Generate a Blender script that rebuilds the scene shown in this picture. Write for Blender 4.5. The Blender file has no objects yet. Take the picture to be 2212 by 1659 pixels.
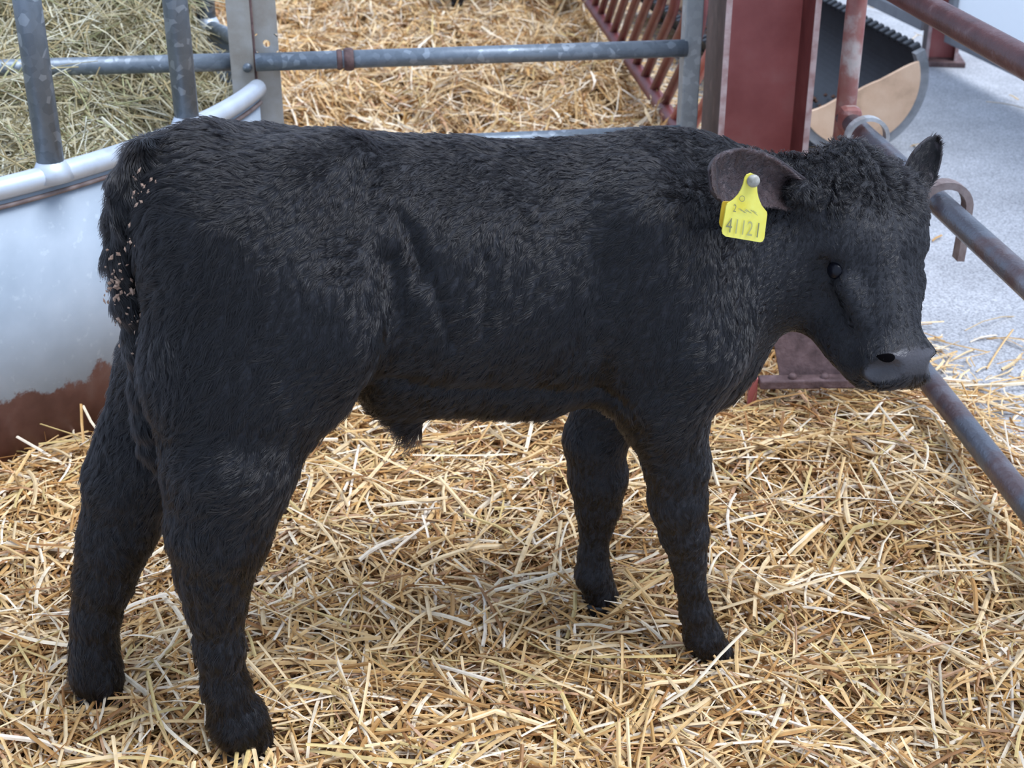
import bpy, bmesh, math, random
import numpy as np
from mathutils import Vector, Matrix

random.seed(7)
RNG = np.random.default_rng(11)
SC = bpy.context.scene
COL = SC.collection
PI = math.pi

# ------------------------------------------------------------------ camera, sky, sun, exposure
CAM_H, F_PX, W_PX, H_PX = 1.2, 3000.0, 2212.0, 1659.0
TILT = math.radians(25.5)
cd = bpy.data.cameras.new('camera')
cam = bpy.data.objects.new('camera', cd)
COL.objects.link(cam)
cam.location = (0, 0, CAM_H)
cam.rotation_euler = (PI / 2 - TILT, 0, 0)
cd.sensor_width = 36.0
cd.lens = 36.0 * F_PX / W_PX
cd.clip_start = 0.05
cd.clip_end = 100
cd.dof.use_dof = True
cd.dof.focus_distance = 1.72
cd.dof.aperture_fstop = 11.0
SC.camera = cam

world = bpy.data.worlds.new('overcast_sky')
SC.world = world
world.use_nodes = True
wn = world.node_tree
wn.nodes['Background'].inputs['Color'].default_value = (0.68, 0.85, 1.18, 1)
wn.nodes['Background'].inputs['Strength'].default_value = 0.85

sd = bpy.data.lights.new('sun', 'SUN')
sd.energy = 2.7
sd.angle = math.radians(35)
sd.color = (0.92, 0.97, 1.07)
sun = bpy.data.objects.new('sun', sd)
COL.objects.link(sun)
sun.location = (4, 6, 6)
sun.rotation_euler = Vector((0.42, -0.15, 0.88)).to_track_quat('Z', 'Y').to_euler()

SC.view_settings.view_transform = 'Standard'
SC.view_settings.look = 'None'
SC.view_settings.gamma = 1
SC.view_settings.use_curve_mapping = False
SC.view_settings.exposure = 0.42


# ------------------------------------------------------------------ helpers
def ray(px, py):
    c, s = math.cos(TILT), math.sin(TILT)
    xc, yc = (px - W_PX / 2) / F_PX, (py - H_PX / 2) / F_PX
    return np.array([xc, c - yc * s, -s - yc * c])


def at_y(px, py, y):
    d = ray(px, py)
    return np.array([0, 0, CAM_H]) + d * (y / d[1])


def at_z(px, py, z):
    d = ray(px, py)
    return np.array([0, 0, CAM_H]) + d * ((z - CAM_H) / d[2])


def link_mesh(name, verts, faces, mat=None, parent=None, smooth=False):
    me = bpy.data.meshes.new(name)
    me.from_pydata([tuple(map(float, v)) for v in verts], [], [tuple(int(i) for i in f) for f in faces])
    me.validate()
    me.update()
    if smooth:
        me.polygons.foreach_set('use_smooth', [True] * len(me.polygons))
    return link(name, me, mat, parent)


def link(name, data, mat=None, parent=None):
    o = bpy.data.objects.new(name, data)
    COL.objects.link(o)
    if mat:
        data.materials.append(mat)
    if parent:
        o.parent = parent
        o.matrix_parent_inverse = Matrix.Identity(4)
        # children are built in world coordinates
        bpy_loc = world_loc(parent)
        o.location = o.location - bpy_loc
    return o


def world_loc(o):
    v = Vector((0, 0, 0))
    while o is not None:
        v = v + o.location
        o = o.parent
    return v


def quad_mesh(name, V, Q, mat=None, parent=None, smooth=False, colors=None):
    """big numpy mesh: V (n,3), Q (m,4)"""
    V = np.asarray(V, np.float32)
    Q = np.asarray(Q, np.int32)
    me = bpy.data.meshes.new(name)
    me.vertices.add(len(V))
    me.vertices.foreach_set('co', V.ravel())
    me.loops.add(Q.size)
    me.loops.foreach_set('vertex_index', Q.ravel())
    me.polygons.add(len(Q))
    k = Q.shape[1]
    me.polygons.foreach_set('loop_start', np.arange(0, Q.size, k, dtype=np.int32))
    me.polygons.foreach_set('loop_total', np.full(len(Q), k, np.int32))
    if colors is not None:
        ca = me.color_attributes.new('tint', 'FLOAT_COLOR', 'POINT')
        c4 = np.ones((len(V), 4), np.float32)
        c4[:, :3] = colors
        ca.data.foreach_set('color', c4.ravel())
    me.update(calc_edges=True)
    me.polygons.foreach_set('use_smooth', np.full(len(Q), bool(smooth)))
    return link(name, me, mat, parent)


def tag(o, label=None, cat=None, group=None, kind=None):
    if label: o['label'] = label
    if cat: o['category'] = cat
    if group: o['group'] = group
    if kind: o['kind'] = kind
    return o


def thing(name, loc, label, cat, group=None):
    o = bpy.data.objects.new(name, None)
    COL.objects.link(o)
    o.location = loc
    o.empty_display_size = 0.1
    return tag(o, label, cat, group)


def tube_geo(pts, r, seg=14, cap=True):
    pts = [np.array(p, float) for p in pts]
    n = len(pts)
    rs = [r] * n if np.isscalar(r) else r
    V, Fc = [], []
    t0 = pts[1] - pts[0]
    t0 /= np.linalg.norm(t0)
    ref = np.array([0, 0, 1.0]) if abs(t0[2]) < 0.9 else np.array([1.0, 0, 0])
    a = np.cross(t0, ref); a /= np.linalg.norm(a)
    for i in range(n):
        if i == 0: t = pts[1] - pts[0]
        elif i == n - 1: t = pts[-1] - pts[-2]
        else:
            t1 = pts[i] - pts[i - 1]; t2 = pts[i + 1] - pts[i]
            t = t1 / np.linalg.norm(t1) + t2 / np.linalg.norm(t2)
        t = t / np.linalg.norm(t)
        a = a - t * np.dot(a, t); a /= np.linalg.norm(a)
        b = np.cross(t, a)
        for j in range(seg):
            th = 2 * PI * j / seg
            V.append(pts[i] + rs[i] * (math.cos(th) * a + math.sin(th) * b))
    for i in range(n - 1):
        for j in range(seg):
            k = (j + 1) % seg
            Fc.append((i * seg + j, i * seg + k, (i + 1) * seg + k, (i + 1) * seg + j))
    if cap:
        Fc.append(tuple(range(seg - 1, -1, -1)))
        Fc.append(tuple((n - 1) * seg + j for j in range(seg)))
    return V, Fc


def tube(name, pts, r, mat, parent=None, seg=14, smooth=True):
    V, Fc = tube_geo(pts, r, seg)
    o = link_mesh(name, V, Fc, mat, parent, smooth)
    return o


def densify(pts, step):
    out = [np.array(pts[0], float)]
    for p, q in zip(pts[:-1], pts[1:]):
        p, q = np.array(p, float), np.array(q, float)
        m = max(1, int(np.linalg.norm(q - p) / step))
        for i in range(1, m + 1):
            out.append(p + (q - p) * i / m)
    return out


def box(name, c, size, mat, parent=None, axes=None, bevel=0.003, taper=None):
    """box at centre c, full size, optional axes (3 unit vectors)"""
    bm = bmesh.new()
    bmesh.ops.create_cube(bm, size=1.0)
    for v in bm.verts:
        v.co = Vector((v.co.x * size[0], v.co.y * size[1], v.co.z * size[2]))
    if bevel:
        bmesh.ops.bevel(bm, geom=list(bm.edges), offset=bevel, segments=2, affect='EDGES', profile=0.5)
    A = np.eye(3) if axes is None else np.array(axes)
    for v in bm.verts:
        p = np.array(c, float) + v.co.x * A[0] + v.co.y * A[1] + v.co.z * A[2]
        v.co = Vector(p)
    bmesh.ops.recalc_face_normals(bm, faces=list(bm.faces))
    me = bpy.data.meshes.new(name)
    bm.to_mesh(me); bm.free()
    return link(name, me, mat, parent)


def plate(name, poly, thick, mat, parent=None, holes=None, bevel=0):
    """poly: list of 3D points on a plane; extruded along the normal by thick (towards +normal)"""
    P = [np.array(p, float) for p in poly]
    n = np.zeros(3)
    for i in range(len(P)):
        n += np.cross(P[i], P[(i + 1) % len(P)])
    n /= np.linalg.norm(n)
    m = len(P)
    V = [p for p in P] + [p + n * thick for p in P]
    Fc = [tuple(range(m - 1, -1, -1)), tuple(range(m, 2 * m))]
    for i in range(m):
        j = (i + 1) % m
        Fc.append((i, j, m + j, m + i))
    return link_mesh(name, V, Fc, mat, parent)


# ------------------------------------------------------------------ materials
def new_mat(name):
    m = bpy.data.materials.new(name)
    m.use_nodes = True
    nt = m.node_tree
    return m, nt, nt.nodes['Principled BSDF']


def ramp(nt, stops, fac):
    r = nt.nodes.new('ShaderNodeValToRGB')
    while len(r.color_ramp.elements) < len(stops):
        r.color_ramp.elements.new(0.5)
    for e, (p, c) in zip(r.color_ramp.elements, stops):
        e.position = p
        e.color = (*c, 1)
    nt.links.new(fac, r.inputs[0])
    return r.outputs[0]


def noise(nt, scale, detail=4, rough=0.55, vec=None, dist=0.0):
    n = nt.nodes.new('ShaderNodeTexNoise')
    n.inputs['Scale'].default_value = scale
    n.inputs['Detail'].default_value = detail
    n.inputs['Roughness'].default_value = rough
    n.inputs['Distortion'].default_value = dist
    if vec is None:
        vec = nt.nodes.new('ShaderNodeTexCoord').outputs['Object']
    nt.links.new(vec, n.inputs['Vector'])
    return n.outputs['Fac']


def bump(nt, b, h, strength=0.3, dist=0.01):
    bp = nt.nodes.new('ShaderNodeBump')
    bp.inputs['Strength'].default_value = strength
    bp.inputs['Distance'].default_value = dist
    nt.links.new(h, bp.inputs['Height'])
    nt.links.new(bp.outputs[0], b.inputs['Normal'])


def mix(nt, a, b, fac, mode='MIX'):
    m = nt.nodes.new('ShaderNodeMix')
    m.data_type = 'RGBA'
    m.blend_type = mode
    for sock, val in ((m.inputs[6], a), (m.inputs[7], b)):
        if isinstance(val, tuple): sock.default_value = (*val, 1)
        else: nt.links.new(val, sock)
    if isinstance(fac, (int, float)): m.inputs[0].default_value = fac
    else: nt.links.new(fac, m.inputs[0])
    return m.outputs[2]


def mat_noise(name, stops, scale, rough=0.6, metal=0.0, bump_s=0.2, bump_scale=None, spec=0.5, detail=5):
    m, nt, b = new_mat(name)
    f = noise(nt, scale, detail)
    nt.links.new(ramp(nt, stops, f), b.inputs['Base Color'])
    b.inputs['Roughness'].default_value = rough
    b.inputs['Metallic'].default_value = metal
    b.inputs['Specular IOR Level'].default_value = spec
    if bump_s:
        bump(nt, b, noise(nt, bump_scale or scale * 4, 6), bump_s, 0.004)
    return m


def mat_galv(name, dark, mid, light, rough=0.42, metal=0.35, spots=75):
    m, nt, b = new_mat(name)
    tc = nt.nodes.new('ShaderNodeTexCoord').outputs['Object']
    v = nt.nodes.new('ShaderNodeTexVoronoi')
    v.inputs['Scale'].default_value = spots
    nt.links.new(tc, v.inputs['Vector'])
    sepc = nt.nodes.new('ShaderNodeSeparateColor')
    nt.links.new(v.outputs['Color'], sepc.inputs[0])
    c1 = ramp(nt, [(0.0, dark), (0.72, mid), (0.86, mid), (0.93, light)], sepc.outputs[0])
    c2 = ramp(nt, [(0.3, dark), (0.7, mid)], noise(nt, 9, 5))
    nt.links.new(mix(nt, c1, c2, 0.5), b.inputs['Base Color'])
    b.inputs['Roughness'].default_value = rough
    b.inputs['Metallic'].default_value = metal
    bump(nt, b, noise(nt, 160, 4), 0.12, 0.003)
    return m


M = {}
M['galv'] = mat_galv('galvanised_steel', (0.13, 0.16, 0.19), (0.23, 0.27, 0.31), (0.46, 0.52, 0.58))
M['galv_light'] = mat_galv('galvanised_post', (0.27, 0.29, 0.29), (0.36, 0.38, 0.38), (0.50, 0.53, 0.53), rough=0.5, metal=0.2)
M['flat_bar'] = mat_noise('weathered_flat_bar', [(0.3, (0.33, 0.29, 0.24)), (0.5, (0.42, 0.40, 0.36)), (0.7, (0.50, 0.50, 0.49))], 14, 0.55, 0.15)
M['rim'] = mat_noise('feeder_rim', [(0.25, (0.35, 0.37, 0.40)), (0.45, (0.55, 0.61, 0.68)), (0.8, (0.68, 0.74, 0.80))], 11, 0.38, 0.35, 0.1)
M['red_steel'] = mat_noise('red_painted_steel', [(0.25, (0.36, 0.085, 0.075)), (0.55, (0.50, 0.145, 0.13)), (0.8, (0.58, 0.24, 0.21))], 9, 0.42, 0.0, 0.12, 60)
M['red_dark'] = mat_noise('dark_red_paint_and_shade', [(0.3, (0.12, 0.028, 0.028)), (0.6, (0.19, 0.05, 0.045)), (0.85, (0.28, 0.11, 0.09))], 16, 0.45, 0.0, 0.15, 90)  # slanted barrier's own colour; painted shade on the column's right flange
M['red_rail'] = mat_noise('worn_red_rail', [(0.3, (0.060, 0.022, 0.021)), (0.58, (0.105, 0.040, 0.037)), (0.78, (0.20, 0.13, 0.125))], 20, 0.38, 0.2, 0.3, 130)
M['worn_post'] = mat_noise('worn_red_post', [(0.32, (0.22, 0.05, 0.04)), (0.5, (0.26, 0.11, 0.09)), (0.62, (0.40, 0.33, 0.30)), (0.75, (0.30, 0.30, 0.27))], 13, 0.45, 0.1, 0.2, 90)
M['rust_brown'] = mat_noise('rusty_brown_steel', [(0.3, (0.07, 0.038, 0.035)), (0.55, (0.14, 0.082, 0.077)), (0.8, (0.24, 0.155, 0.145))], 40, 0.7, 0.0, 0.5, 110)
M['flange_shade'] = mat_noise('shaded_flange_brown', [(0.3, (0.06, 0.035, 0.03)), (0.6, (0.10, 0.06, 0.05)), (0.8, (0.2, 0.12, 0.1))], 22, 0.7)  # column's left flange, its shade put into the dark brown
M['edge_pale'] = mat_noise('lit_flange_edge', [(0.3, (0.32, 0.17, 0.15)), (0.6, (0.52, 0.40, 0.38))], 30, 0.5)  # front edges of the flanges, the light on them painted in
M['strap'] = mat_noise('steel_strap', [(0.3, (0.30, 0.29, 0.28)), (0.6, (0.52, 0.53, 0.53))], 30, 0.4, 0.4, 0.1)
M['strap_rust'] = mat_noise('rusty_strap', [(0.3, (0.16, 0.11, 0.10)), (0.7, (0.30, 0.24, 0.22))], 40, 0.55, 0.2, 0.2)
M['black_plastic'] = mat_noise('black_corrugated_plastic', [(0.3, (0.014, 0.016, 0.020)), (0.7, (0.024, 0.027, 0.033))], 20, 0.5, 0.0, 0.1)
M['grey_rim'] = mat_noise('grey_pipe_wall', [(0.3, (0.13, 0.14, 0.15)), (0.7, (0.28, 0.29, 0.30))], 18, 0.5)
M['plywood'] = mat_noise('weathered_plywood', [(0.28, (0.36, 0.24, 0.15)), (0.45, (0.60, 0.40, 0.26)), (0.7, (0.72, 0.52, 0.36))], 7, 0.75, 0.0, 0.25, 50)
M['grey_rail'] = mat_noise('grey_bottom_rail', [(0.3, (0.20, 0.20, 0.21)), (0.7, (0.30, 0.30, 0.31))], 12, 0.6)
M['pellet'] = mat_noise('brown_feed', [(0.3, (0.05, 0.02, 0.012)), (0.7, (0.20, 0.10, 0.06))], 60, 0.8)
M['hoof'] = mat_noise('black_horn', [(0.3, (0.008, 0.008, 0.009)), (0.7, (0.025, 0.023, 0.022))], 40, 0.45, 0, 0.15)
M['eye'], _nt, _b = new_mat('wet_dark_eye')
_b.inputs['Base Color'].default_value = (0.006, 0.006, 0.009, 1); _b.inputs['Roughness'].default_value = 0.25; _b.inputs['Specular IOR Level'].default_value = 0.2
M['tag_yellow'] = mat_noise('yellow_plastic', [(0.3, (0.80, 0.66, 0.06)), (0.7, (0.84, 0.78, 0.16))], 40, 0.4, 0, 0.05)
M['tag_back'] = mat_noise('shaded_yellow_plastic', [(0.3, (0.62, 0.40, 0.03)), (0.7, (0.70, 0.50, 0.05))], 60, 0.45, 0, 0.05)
M['tag_button'] = mat_noise('dirty_clear_plastic', [(0.3, (0.20, 0.18, 0.13)), (0.7, (0.45, 0.43, 0.38))], 120, 0.35, 0, 0.1)
M['print'], _nt, _b = new_mat('faded_black_print'); _b.inputs['Base Color'].default_value = (0.22, 0.21, 0.09, 1)
M['print_faint'], _nt, _b = new_mat('rubbed_print'); _b.inputs['Base Color'].default_value = (0.42, 0.40, 0.14, 1)
M['flake'] = mat_noise('dried_dirt', [(0.3, (0.16, 0.09, 0.06)), (0.7, (0.36, 0.25, 0.18))], 90, 0.9)


def mat_tint(name, rough=0.55, mul=1.0, trans=0.12):
    m, nt, b = new_mat(name)
    a = nt.nodes.new('ShaderNodeAttribute')
    a.attribute_name = 'tint'
    c = ramp(nt, [(0.3, (0.80, 0.80, 0.80)), (0.7, (1.08, 1.08, 1.08))], noise(nt, 70, 3))
    nt.links.new(mix(nt, a.outputs['Color'], c, 1.0, 'MULTIPLY'), b.inputs['Base Color'])
    b.inputs['Roughness'].default_value = rough
    b.inputs['Specular IOR Level'].default_value = 0.35
    return m


M['straw'] = mat_tint('straw_stalks', 0.48)
M['hay'] = mat_tint('hay_stalks', 0.6)

m, nt, b = new_mat('translucent_white_sheet')
tr = nt.nodes.new('ShaderNodeBsdfTranslucent'); tr.inputs['Color'].default_value = (0.90, 0.93, 0.95, 1)
b.inputs['Base Color'].default_value = (0.88, 0.91, 0.93, 1)
ms_ = nt.nodes.new('ShaderNodeMixShader'); ms_.inputs[0].default_value = 0.6
nt.links.new(b.outputs[0], ms_.inputs[1]); nt.links.new(tr.outputs[0], ms_.inputs[2])
nt.links.new(ms_.outputs[0], nt.nodes['Material Output'].inputs[0])
M['white'] = m

# asphalt
m, nt, b = new_mat('asphalt')
f1 = noise(nt, 190, 3, 0.7)
f2 = noise(nt, 3.5, 5)
c1 = ramp(nt, [(0.34, (0.20, 0.205, 0.215)), (0.5, (0.43, 0.435, 0.45)), (0.66, (0.60, 0.61, 0.63))], f1)
c2 = ramp(nt, [(0.3, (0.80, 0.80, 0.80)), (0.7, (1.1, 1.1, 1.1))], f2)
nt.links.new(mix(nt, c1, c2, 1.0, 'MULTIPLY'), b.inputs['Base Color'])
b.inputs['Roughness'].default_value = 0.75
bump(nt, b, f1, 0.5, 0.004)
M['asphalt'] = m

# straw underlay
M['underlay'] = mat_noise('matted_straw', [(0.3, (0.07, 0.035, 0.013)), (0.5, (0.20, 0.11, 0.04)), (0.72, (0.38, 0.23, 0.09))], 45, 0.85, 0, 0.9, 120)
M['hay_under'] = mat_noise('matted_hay', [(0.3, (0.09, 0.07, 0.035)), (0.55, (0.24, 0.19, 0.10)), (0.75, (0.42, 0.36, 0.22))], 40, 0.9, 0, 0.9, 110)


# ------------------------------------------------------------------ terrain
def sines(x, y, seed, scale, n=5):
    r = np.random.default_rng(seed)
    out = 0
    for i in range(n):
        a = r.uniform(0, 2 * PI); k = (1.0 + 0.8 * i) / scale; ph = r.uniform(0, 2 * PI)
        out = out + np.sin((x * math.cos(a) + y * math.sin(a)) * k * 2 * PI + ph) / (1 + 0.7 * i)
    return out / 2.2


RING_C, RING_R = np.array([-1.790, 3.10]), 1.25


FAR_C, FAR_R = np.array([-1.45, 3.10]), 0.855


def ring_d(x, y):
    """signed distance to the feeder skirt (near half and the tighter far half)"""
    return np.where(y < 3.1, np.hypot(x - RING_C[0], y - RING_C[1]) - RING_R, np.hypot(x - FAR_C[0], y - FAR_C[1]) - FAR_R)


def ground_h(x, y):
    near = 0.014 * sines(x, y, 1, 0.55) + 0.015 * sines(x, y, 2, 0.19)
    back = 0.06 * sines(x, y, 3, 1.3) + 0.045 * sines(x, y, 4, 0.42) + 0.02 * sines(x, y, 6, 0.2) + 0.04
    w = np.clip((y - 2.75) / 0.5, 0, 1)
    bank = 0.05 * np.exp(-(((x - 0.55) / 0.35) ** 2 + ((y - 2.15) / 0.25) ** 2))
    lean = -0.028 * np.exp(-((ring_d(x, y) - 0.02) / 0.10) ** 2) * (y < 3.0)
    fade = np.clip((0.95 - x) / 0.25, 0.0, 1.0)
    return ((near + bank + lean) * (1 - w) + back * w) * fade


def barrier_x(y):      # the depth-running fence line
    return np.where(y < 3.0, 0.95, 0.565 - 0.0767 * (y - 3.0) + 0.03)


# floor
V = [(-6, -1, -0.04), (7, -1, -0.04), (7, 14, -0.04), (-6, 14, -0.04)]
tag(link_mesh('floor', V, [(0, 1, 2, 3)], M['asphalt']), 'grey asphalt floor of the feed passage and barn', kind='structure')


# ------------------------------------------------------------------ straw
def strand_mesh(c, az, pitch, L, w, th, bend, roll, nseg, nside, kink=None):
    n = len(c)
    d = np.stack([np.cos(az) * np.cos(pitch), np.sin(az) * np.cos(pitch), np.sin(pitch)], 1)
    side0 = np.stack([-np.sin(az), np.cos(az), np.zeros(n)], 1)
    up0 = np.cross(d, side0)
    side = side0 * np.cos(roll)[:, None] + up0 * np.sin(roll)[:, None]
    up = np.cross(d, side)
    s = np.linspace(-0.5, 0.5, nseg + 1)
    P = c[:, None, :] + (L[:, None] * s)[:, :, None] * d[:, None, :]
    q = (s ** 2)[None, :, None]
    P = P + (bend[:, 0] * L)[:, None, None] * q * side0[:, None, :] - (np.abs(bend[:, 1]) * L)[:, None, None] * q * np.array([0, 0, 1.0])
    if kink is not None:
        kk = np.maximum(0, s[None, :] - 0.1)[:, :, None] * (kink * L)[:, None, None]
        P = P + kk * side0[:, None, :]
    taper = np.ones(nseg + 1)
    if nside == 2:
        taper = np.interp(s, [-0.5, -0.3, 0.3, 0.5], [0.55, 1, 1, 0.3])
        ring = [(1, 0), (-1, 0)]
    else:
        ring = [(math.cos(2 * PI * j / nside), math.sin(2 * PI * j / nside)) for j in range(nside)]
    R = []
    for (cx, sx) in ring:
        R.append(P + taper[None, :, None] * ((w * 0.5 * cx)[:, None, None] * side[:, None, :] + (th * 0.5 * sx)[:, None, None] * up[:, None, :]))
    V = np.stack(R, 2)                       # n, nseg+1, nside, 3
    m = nseg + 1
    base = (np.arange(n) * m * nside)[:, None, None]
    i = np.arange(nseg)[None, :, None]
    jn = nside if nside > 2 else 1
    j = np.arange(jn)[None, None, :]
    j2 = (j + 1) % nside
    Q = np.stack([base + i * nside + j, base + i * nside + j2, base + (i + 1) * nside + j2, base + (i + 1) * nside + j], -1).reshape(-1, 4)
    return V.reshape(-1, 3), Q, m * nside


PAL_STRAW = np.array([[0.70, 0.49, 0.21], [0.60, 0.37, 0.125], [0.80, 0.63, 0.34], [0.48, 0.27, 0.085],
                      [0.34, 0.17, 0.055], [0.86, 0.76, 0.52], [0.64, 0.50, 0.20], [0.55, 0.34, 0.18], [0.86, 0.78, 0.58]])
PAL_STRAW = PAL_STRAW * np.array([1.02, 0.95, 0.97])
PW_STRAW = np.array([0.21, 0.18, 0.15, 0.14, 0.11, 0.08, 0.05, 0.05, 0.03])
PW_GAP_SHADE = np.array([0.12, 0.22, 0.05, 0.24, 0.22, 0.02, 0.03, 0.10, 0.0])  # browner mix for the low stalks, shade between stalks put into colour
PAL_HAY = np.array([[0.50, 0.43, 0.26], [0.42, 0.35, 0.18], [0.62, 0.57, 0.40], [0.44, 0.43, 0.22], [0.30, 0.23, 0.11], [0.70, 0.67, 0.52], [0.55, 0.42, 0.2]])
PW_HAY = np.array([0.24, 0.18, 0.18, 0.12, 0.12, 0.10, 0.06])


def strands(name, xy, zoff, hfun, Lr, wr, nseg, nside, pal, pw, mat, pitch_s=0.16, parent=None, flat=0.55, depth_tone=True):
    n = len(xy)
    az = RNG.uniform(0, 2 * PI, n)
    pitch = RNG.normal(0, pitch_s, n)
    L = np.exp(RNG.normal(math.log(Lr[0]), Lr[1], n)).clip(Lr[2], Lr[3])
    w = np.exp(RNG.normal(math.log(wr[0]), wr[1], n)).clip(wr[2], wr[3])
    bend = np.stack([RNG.normal(0, 0.22, n), RNG.normal(0, 0.25, n)], 1)
    roll = RNG.normal(0, 0.5, n)
    kink = np.where(RNG.random(n) < 0.25, RNG.normal(0, 0.7, n), 0)
    z = hfun(xy[:, 0], xy[:, 1]) + zoff
    # follow the slope of the bed
    e = 0.04
    gx = (hfun(xy[:, 0] + e, xy[:, 1]) - hfun(xy[:, 0] - e, xy[:, 1])) / (2 * e)
    gy = (hfun(xy[:, 0], xy[:, 1] + e) - hfun(xy[:, 0], xy[:, 1] - e)) / (2 * e)
    pitch = pitch + np.arctan((gx * np.cos(az) + gy * np.sin(az))).clip(-0.7, 0.7)
    c = np.stack([xy[:, 0], xy[:, 1], z], 1)
    V, Q, per = strand_mesh(c, az, pitch, L, w, w * flat, bend, roll, nseg, nside, kink)
    col = pal[RNG.choice(len(pal), n, p=pw)] * RNG.uniform(0.82, 1.12, (n, 1))
    col = np.repeat(col, per, 0)
    return V, Q, col


def merge(parts):
    Vs, Qs, Cs, o = [], [], [], 0
    for V, Q, C in parts:
        Vs.append(V); Qs.append(Q + o); Cs.append(C); o += len(V)
    return np.concatenate(Vs), np.concatenate(Qs), np.concatenate(Cs)


def grid_surface(name, x0, x1, y0, y1, step, hfun, keep, mat):
    xs, ys = np.arange(x0, x1 + step, step), np.arange(y0, y1 + step, step)
    X, Y = np.meshgrid(xs, ys)
    Z = hfun(X, Y)
    V = np.stack([X, Y, Z], -1).reshape(-1, 3)
    nx = len(xs)
    I, J = np.meshgrid(np.arange(len(xs) - 1), np.arange(len(ys) - 1))
    a = (J * nx + I).ravel()
    Q = np.stack([a, a + 1, a + nx + 1, a + nx], 1)
    cx = V[Q].mean(1)
    Q = Q[keep(cx[:, 0], cx[:, 1])]
    return V, Q


def in_ring(x, y, r=RING_R):
    return ring_d(x, y) < r - RING_R


def sample(n, x0, x1, y0, y1, keep, power=0.0):
    out = []
    tot = 0
    while tot < n:
        x = RNG.uniform(x0, x1, n); y = RNG.uniform(y0, y1, n)
        k = keep(x, y)
        out.append(np.stack([x[k], y[k]], 1)); tot += int(k.sum())
    return np.concatenate(out)[:n]


# --- near bed
def near_keep(x, y):
    lim = 0.42 + 0.37 * y          # wedge a little wider than the view
    edge = 0.93 + 0.05 * np.sin(y * 9) - 0.22 * np.clip((y - 2.45) / 0.4, 0, 1)
    fade = np.clip((edge - x) / 0.16, 0, 1)
    return (np.abs(x) < lim) & (RNG.random(np.shape(x)) < fade) & ~in_ring(x, y, RING_R + 0.01) & (y < 3.05)


V, Q = grid_surface('u', -1.6, 0.9, 1.0, 3.05, 0.035, lambda x, y: ground_h(x, y) - 0.012, lambda x, y: ~in_ring(x, y, RING_R - 0.02) & (x < 0.84 - 0.22 * np.clip((y - 2.45) / 0.4, 0, 1)), None)
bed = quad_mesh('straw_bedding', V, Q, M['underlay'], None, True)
tag(bed, 'golden straw bedding on the floor of the front pen under the calf', 'straw', kind='stuff')
NEAR = (-1.55, 1.1, 1.08, 3.05)
p1 = sample(17500, *NEAR, near_keep)
p2 = sample(40000, *NEAR, near_keep)
p3 = sample(1500, -0.9, 0.95, 1.12, 2.3, near_keep)
parts = [
    strands('', p1, RNG.uniform(-0.012, 0.028, len(p1)), ground_h, (0.105, 0.45, 0.03, 0.26), (0.0042, 0.25, 0.002, 0.0068), 3, 4, PAL_STRAW, PW_STRAW, None, 0.17),
    strands('', p2[:20000], RNG.uniform(-0.016, 0.004, 20000), ground_h, (0.06, 0.5, 0.02, 0.16), (0.0030, 0.35, 0.0012, 0.006), 3, 2, PAL_STRAW, PW_GAP_SHADE, None, 0.30),  # low layer, its browner mix paints the dark of the gaps
    strands('', p2[20000:], RNG.uniform(-0.006, 0.024, len(p2) - 20000), ground_h, (0.06, 0.5, 0.02, 0.16), (0.0026, 0.35, 0.0012, 0.006), 3, 2, PAL_STRAW, PW_STRAW, None, 0.32),
    strands('', p3, RNG.uniform(0.012, 0.034, len(p3)), ground_h, (0.16, 0.35, 0.06, 0.3), (0.0050, 0.2, 0.0035, 0.0078), 5, 4, PAL_STRAW[[0, 2, 5, 8, 6]], np.array([0.3, 0.3, 0.2, 0.08, 0.12]), None, 0.14, flat=0.4),
]
# stalks leaning on the feeder skirt
th = RNG.uniform(-1.0, -0.25, 150)
rr = RING_R + RNG.uniform(0.04, 0.22, 150)
pl = np.stack([RING_C[0] + rr * np.cos(th), RING_C[1] + rr * np.sin(th)], 1)
parts.append(strands('', pl, RNG.uniform(0.0, 0.04, len(pl)), ground_h, (0.12, 0.4, 0.05, 0.24), (0.0045, 0.2, 0.003, 0.0065), 4, 4, PAL_STRAW, PW_STRAW, None, 0.42))
V, Q, C = merge(parts)
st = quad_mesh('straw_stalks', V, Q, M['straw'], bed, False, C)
st['kind'] = 'stuff'


# --- far pen bed
def far_keep(x, y):
    lim = 0.15 + 0.40 * y
    edge = barrier_x(y)
    fade = np.clip((edge - x) / 0.05, 0, 1)
    return (np.abs(x) < lim) & (RNG.random(np.shape(x)) < fade) & ~in_ring(x, y, RING_R + 0.01) & (y >= 3.0)


V, Q = grid_surface('u', -3.2, 0.6, 3.0, 8.2, 0.06, lambda x, y: ground_h(x, y) - 0.015, lambda x, y: ~in_ring(x, y, RING_R - 0.03) & (x < barrier_x(y) - 0.02), None)
bed2 = quad_mesh('straw_bedding', V, Q, M['underlay'], None, True)
tag(bed2, 'heaped golden straw covering the pen behind the galvanised rail', 'straw', kind='stuff')
p1 = sample(52000, -3.0, 0.62, 3.0, 8.0, far_keep)
p2 = sample(9000, -2.2, 0.62, 3.0, 6.2, far_keep)
parts = [
    strands('', p1, RNG.uniform(-0.015, 0.03, len(p1)), ground_h, (0.10, 0.45, 0.03, 0.22), (0.0052, 0.35, 0.002, 0.010), 3, 2, PAL_STRAW, PW_STRAW, None, 0.32),
    strands('', p2, RNG.uniform(0.0, 0.035, len(p2)), ground_h, (0.13, 0.4, 0.04, 0.26), (0.006, 0.3, 0.003, 0.012), 3, 2, PAL_STRAW[[0, 2, 5, 8]], np.array([0.3, 0.35, 0.25, 0.1]), None, 0.3),
]
V, Q, C = merge(parts)
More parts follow.
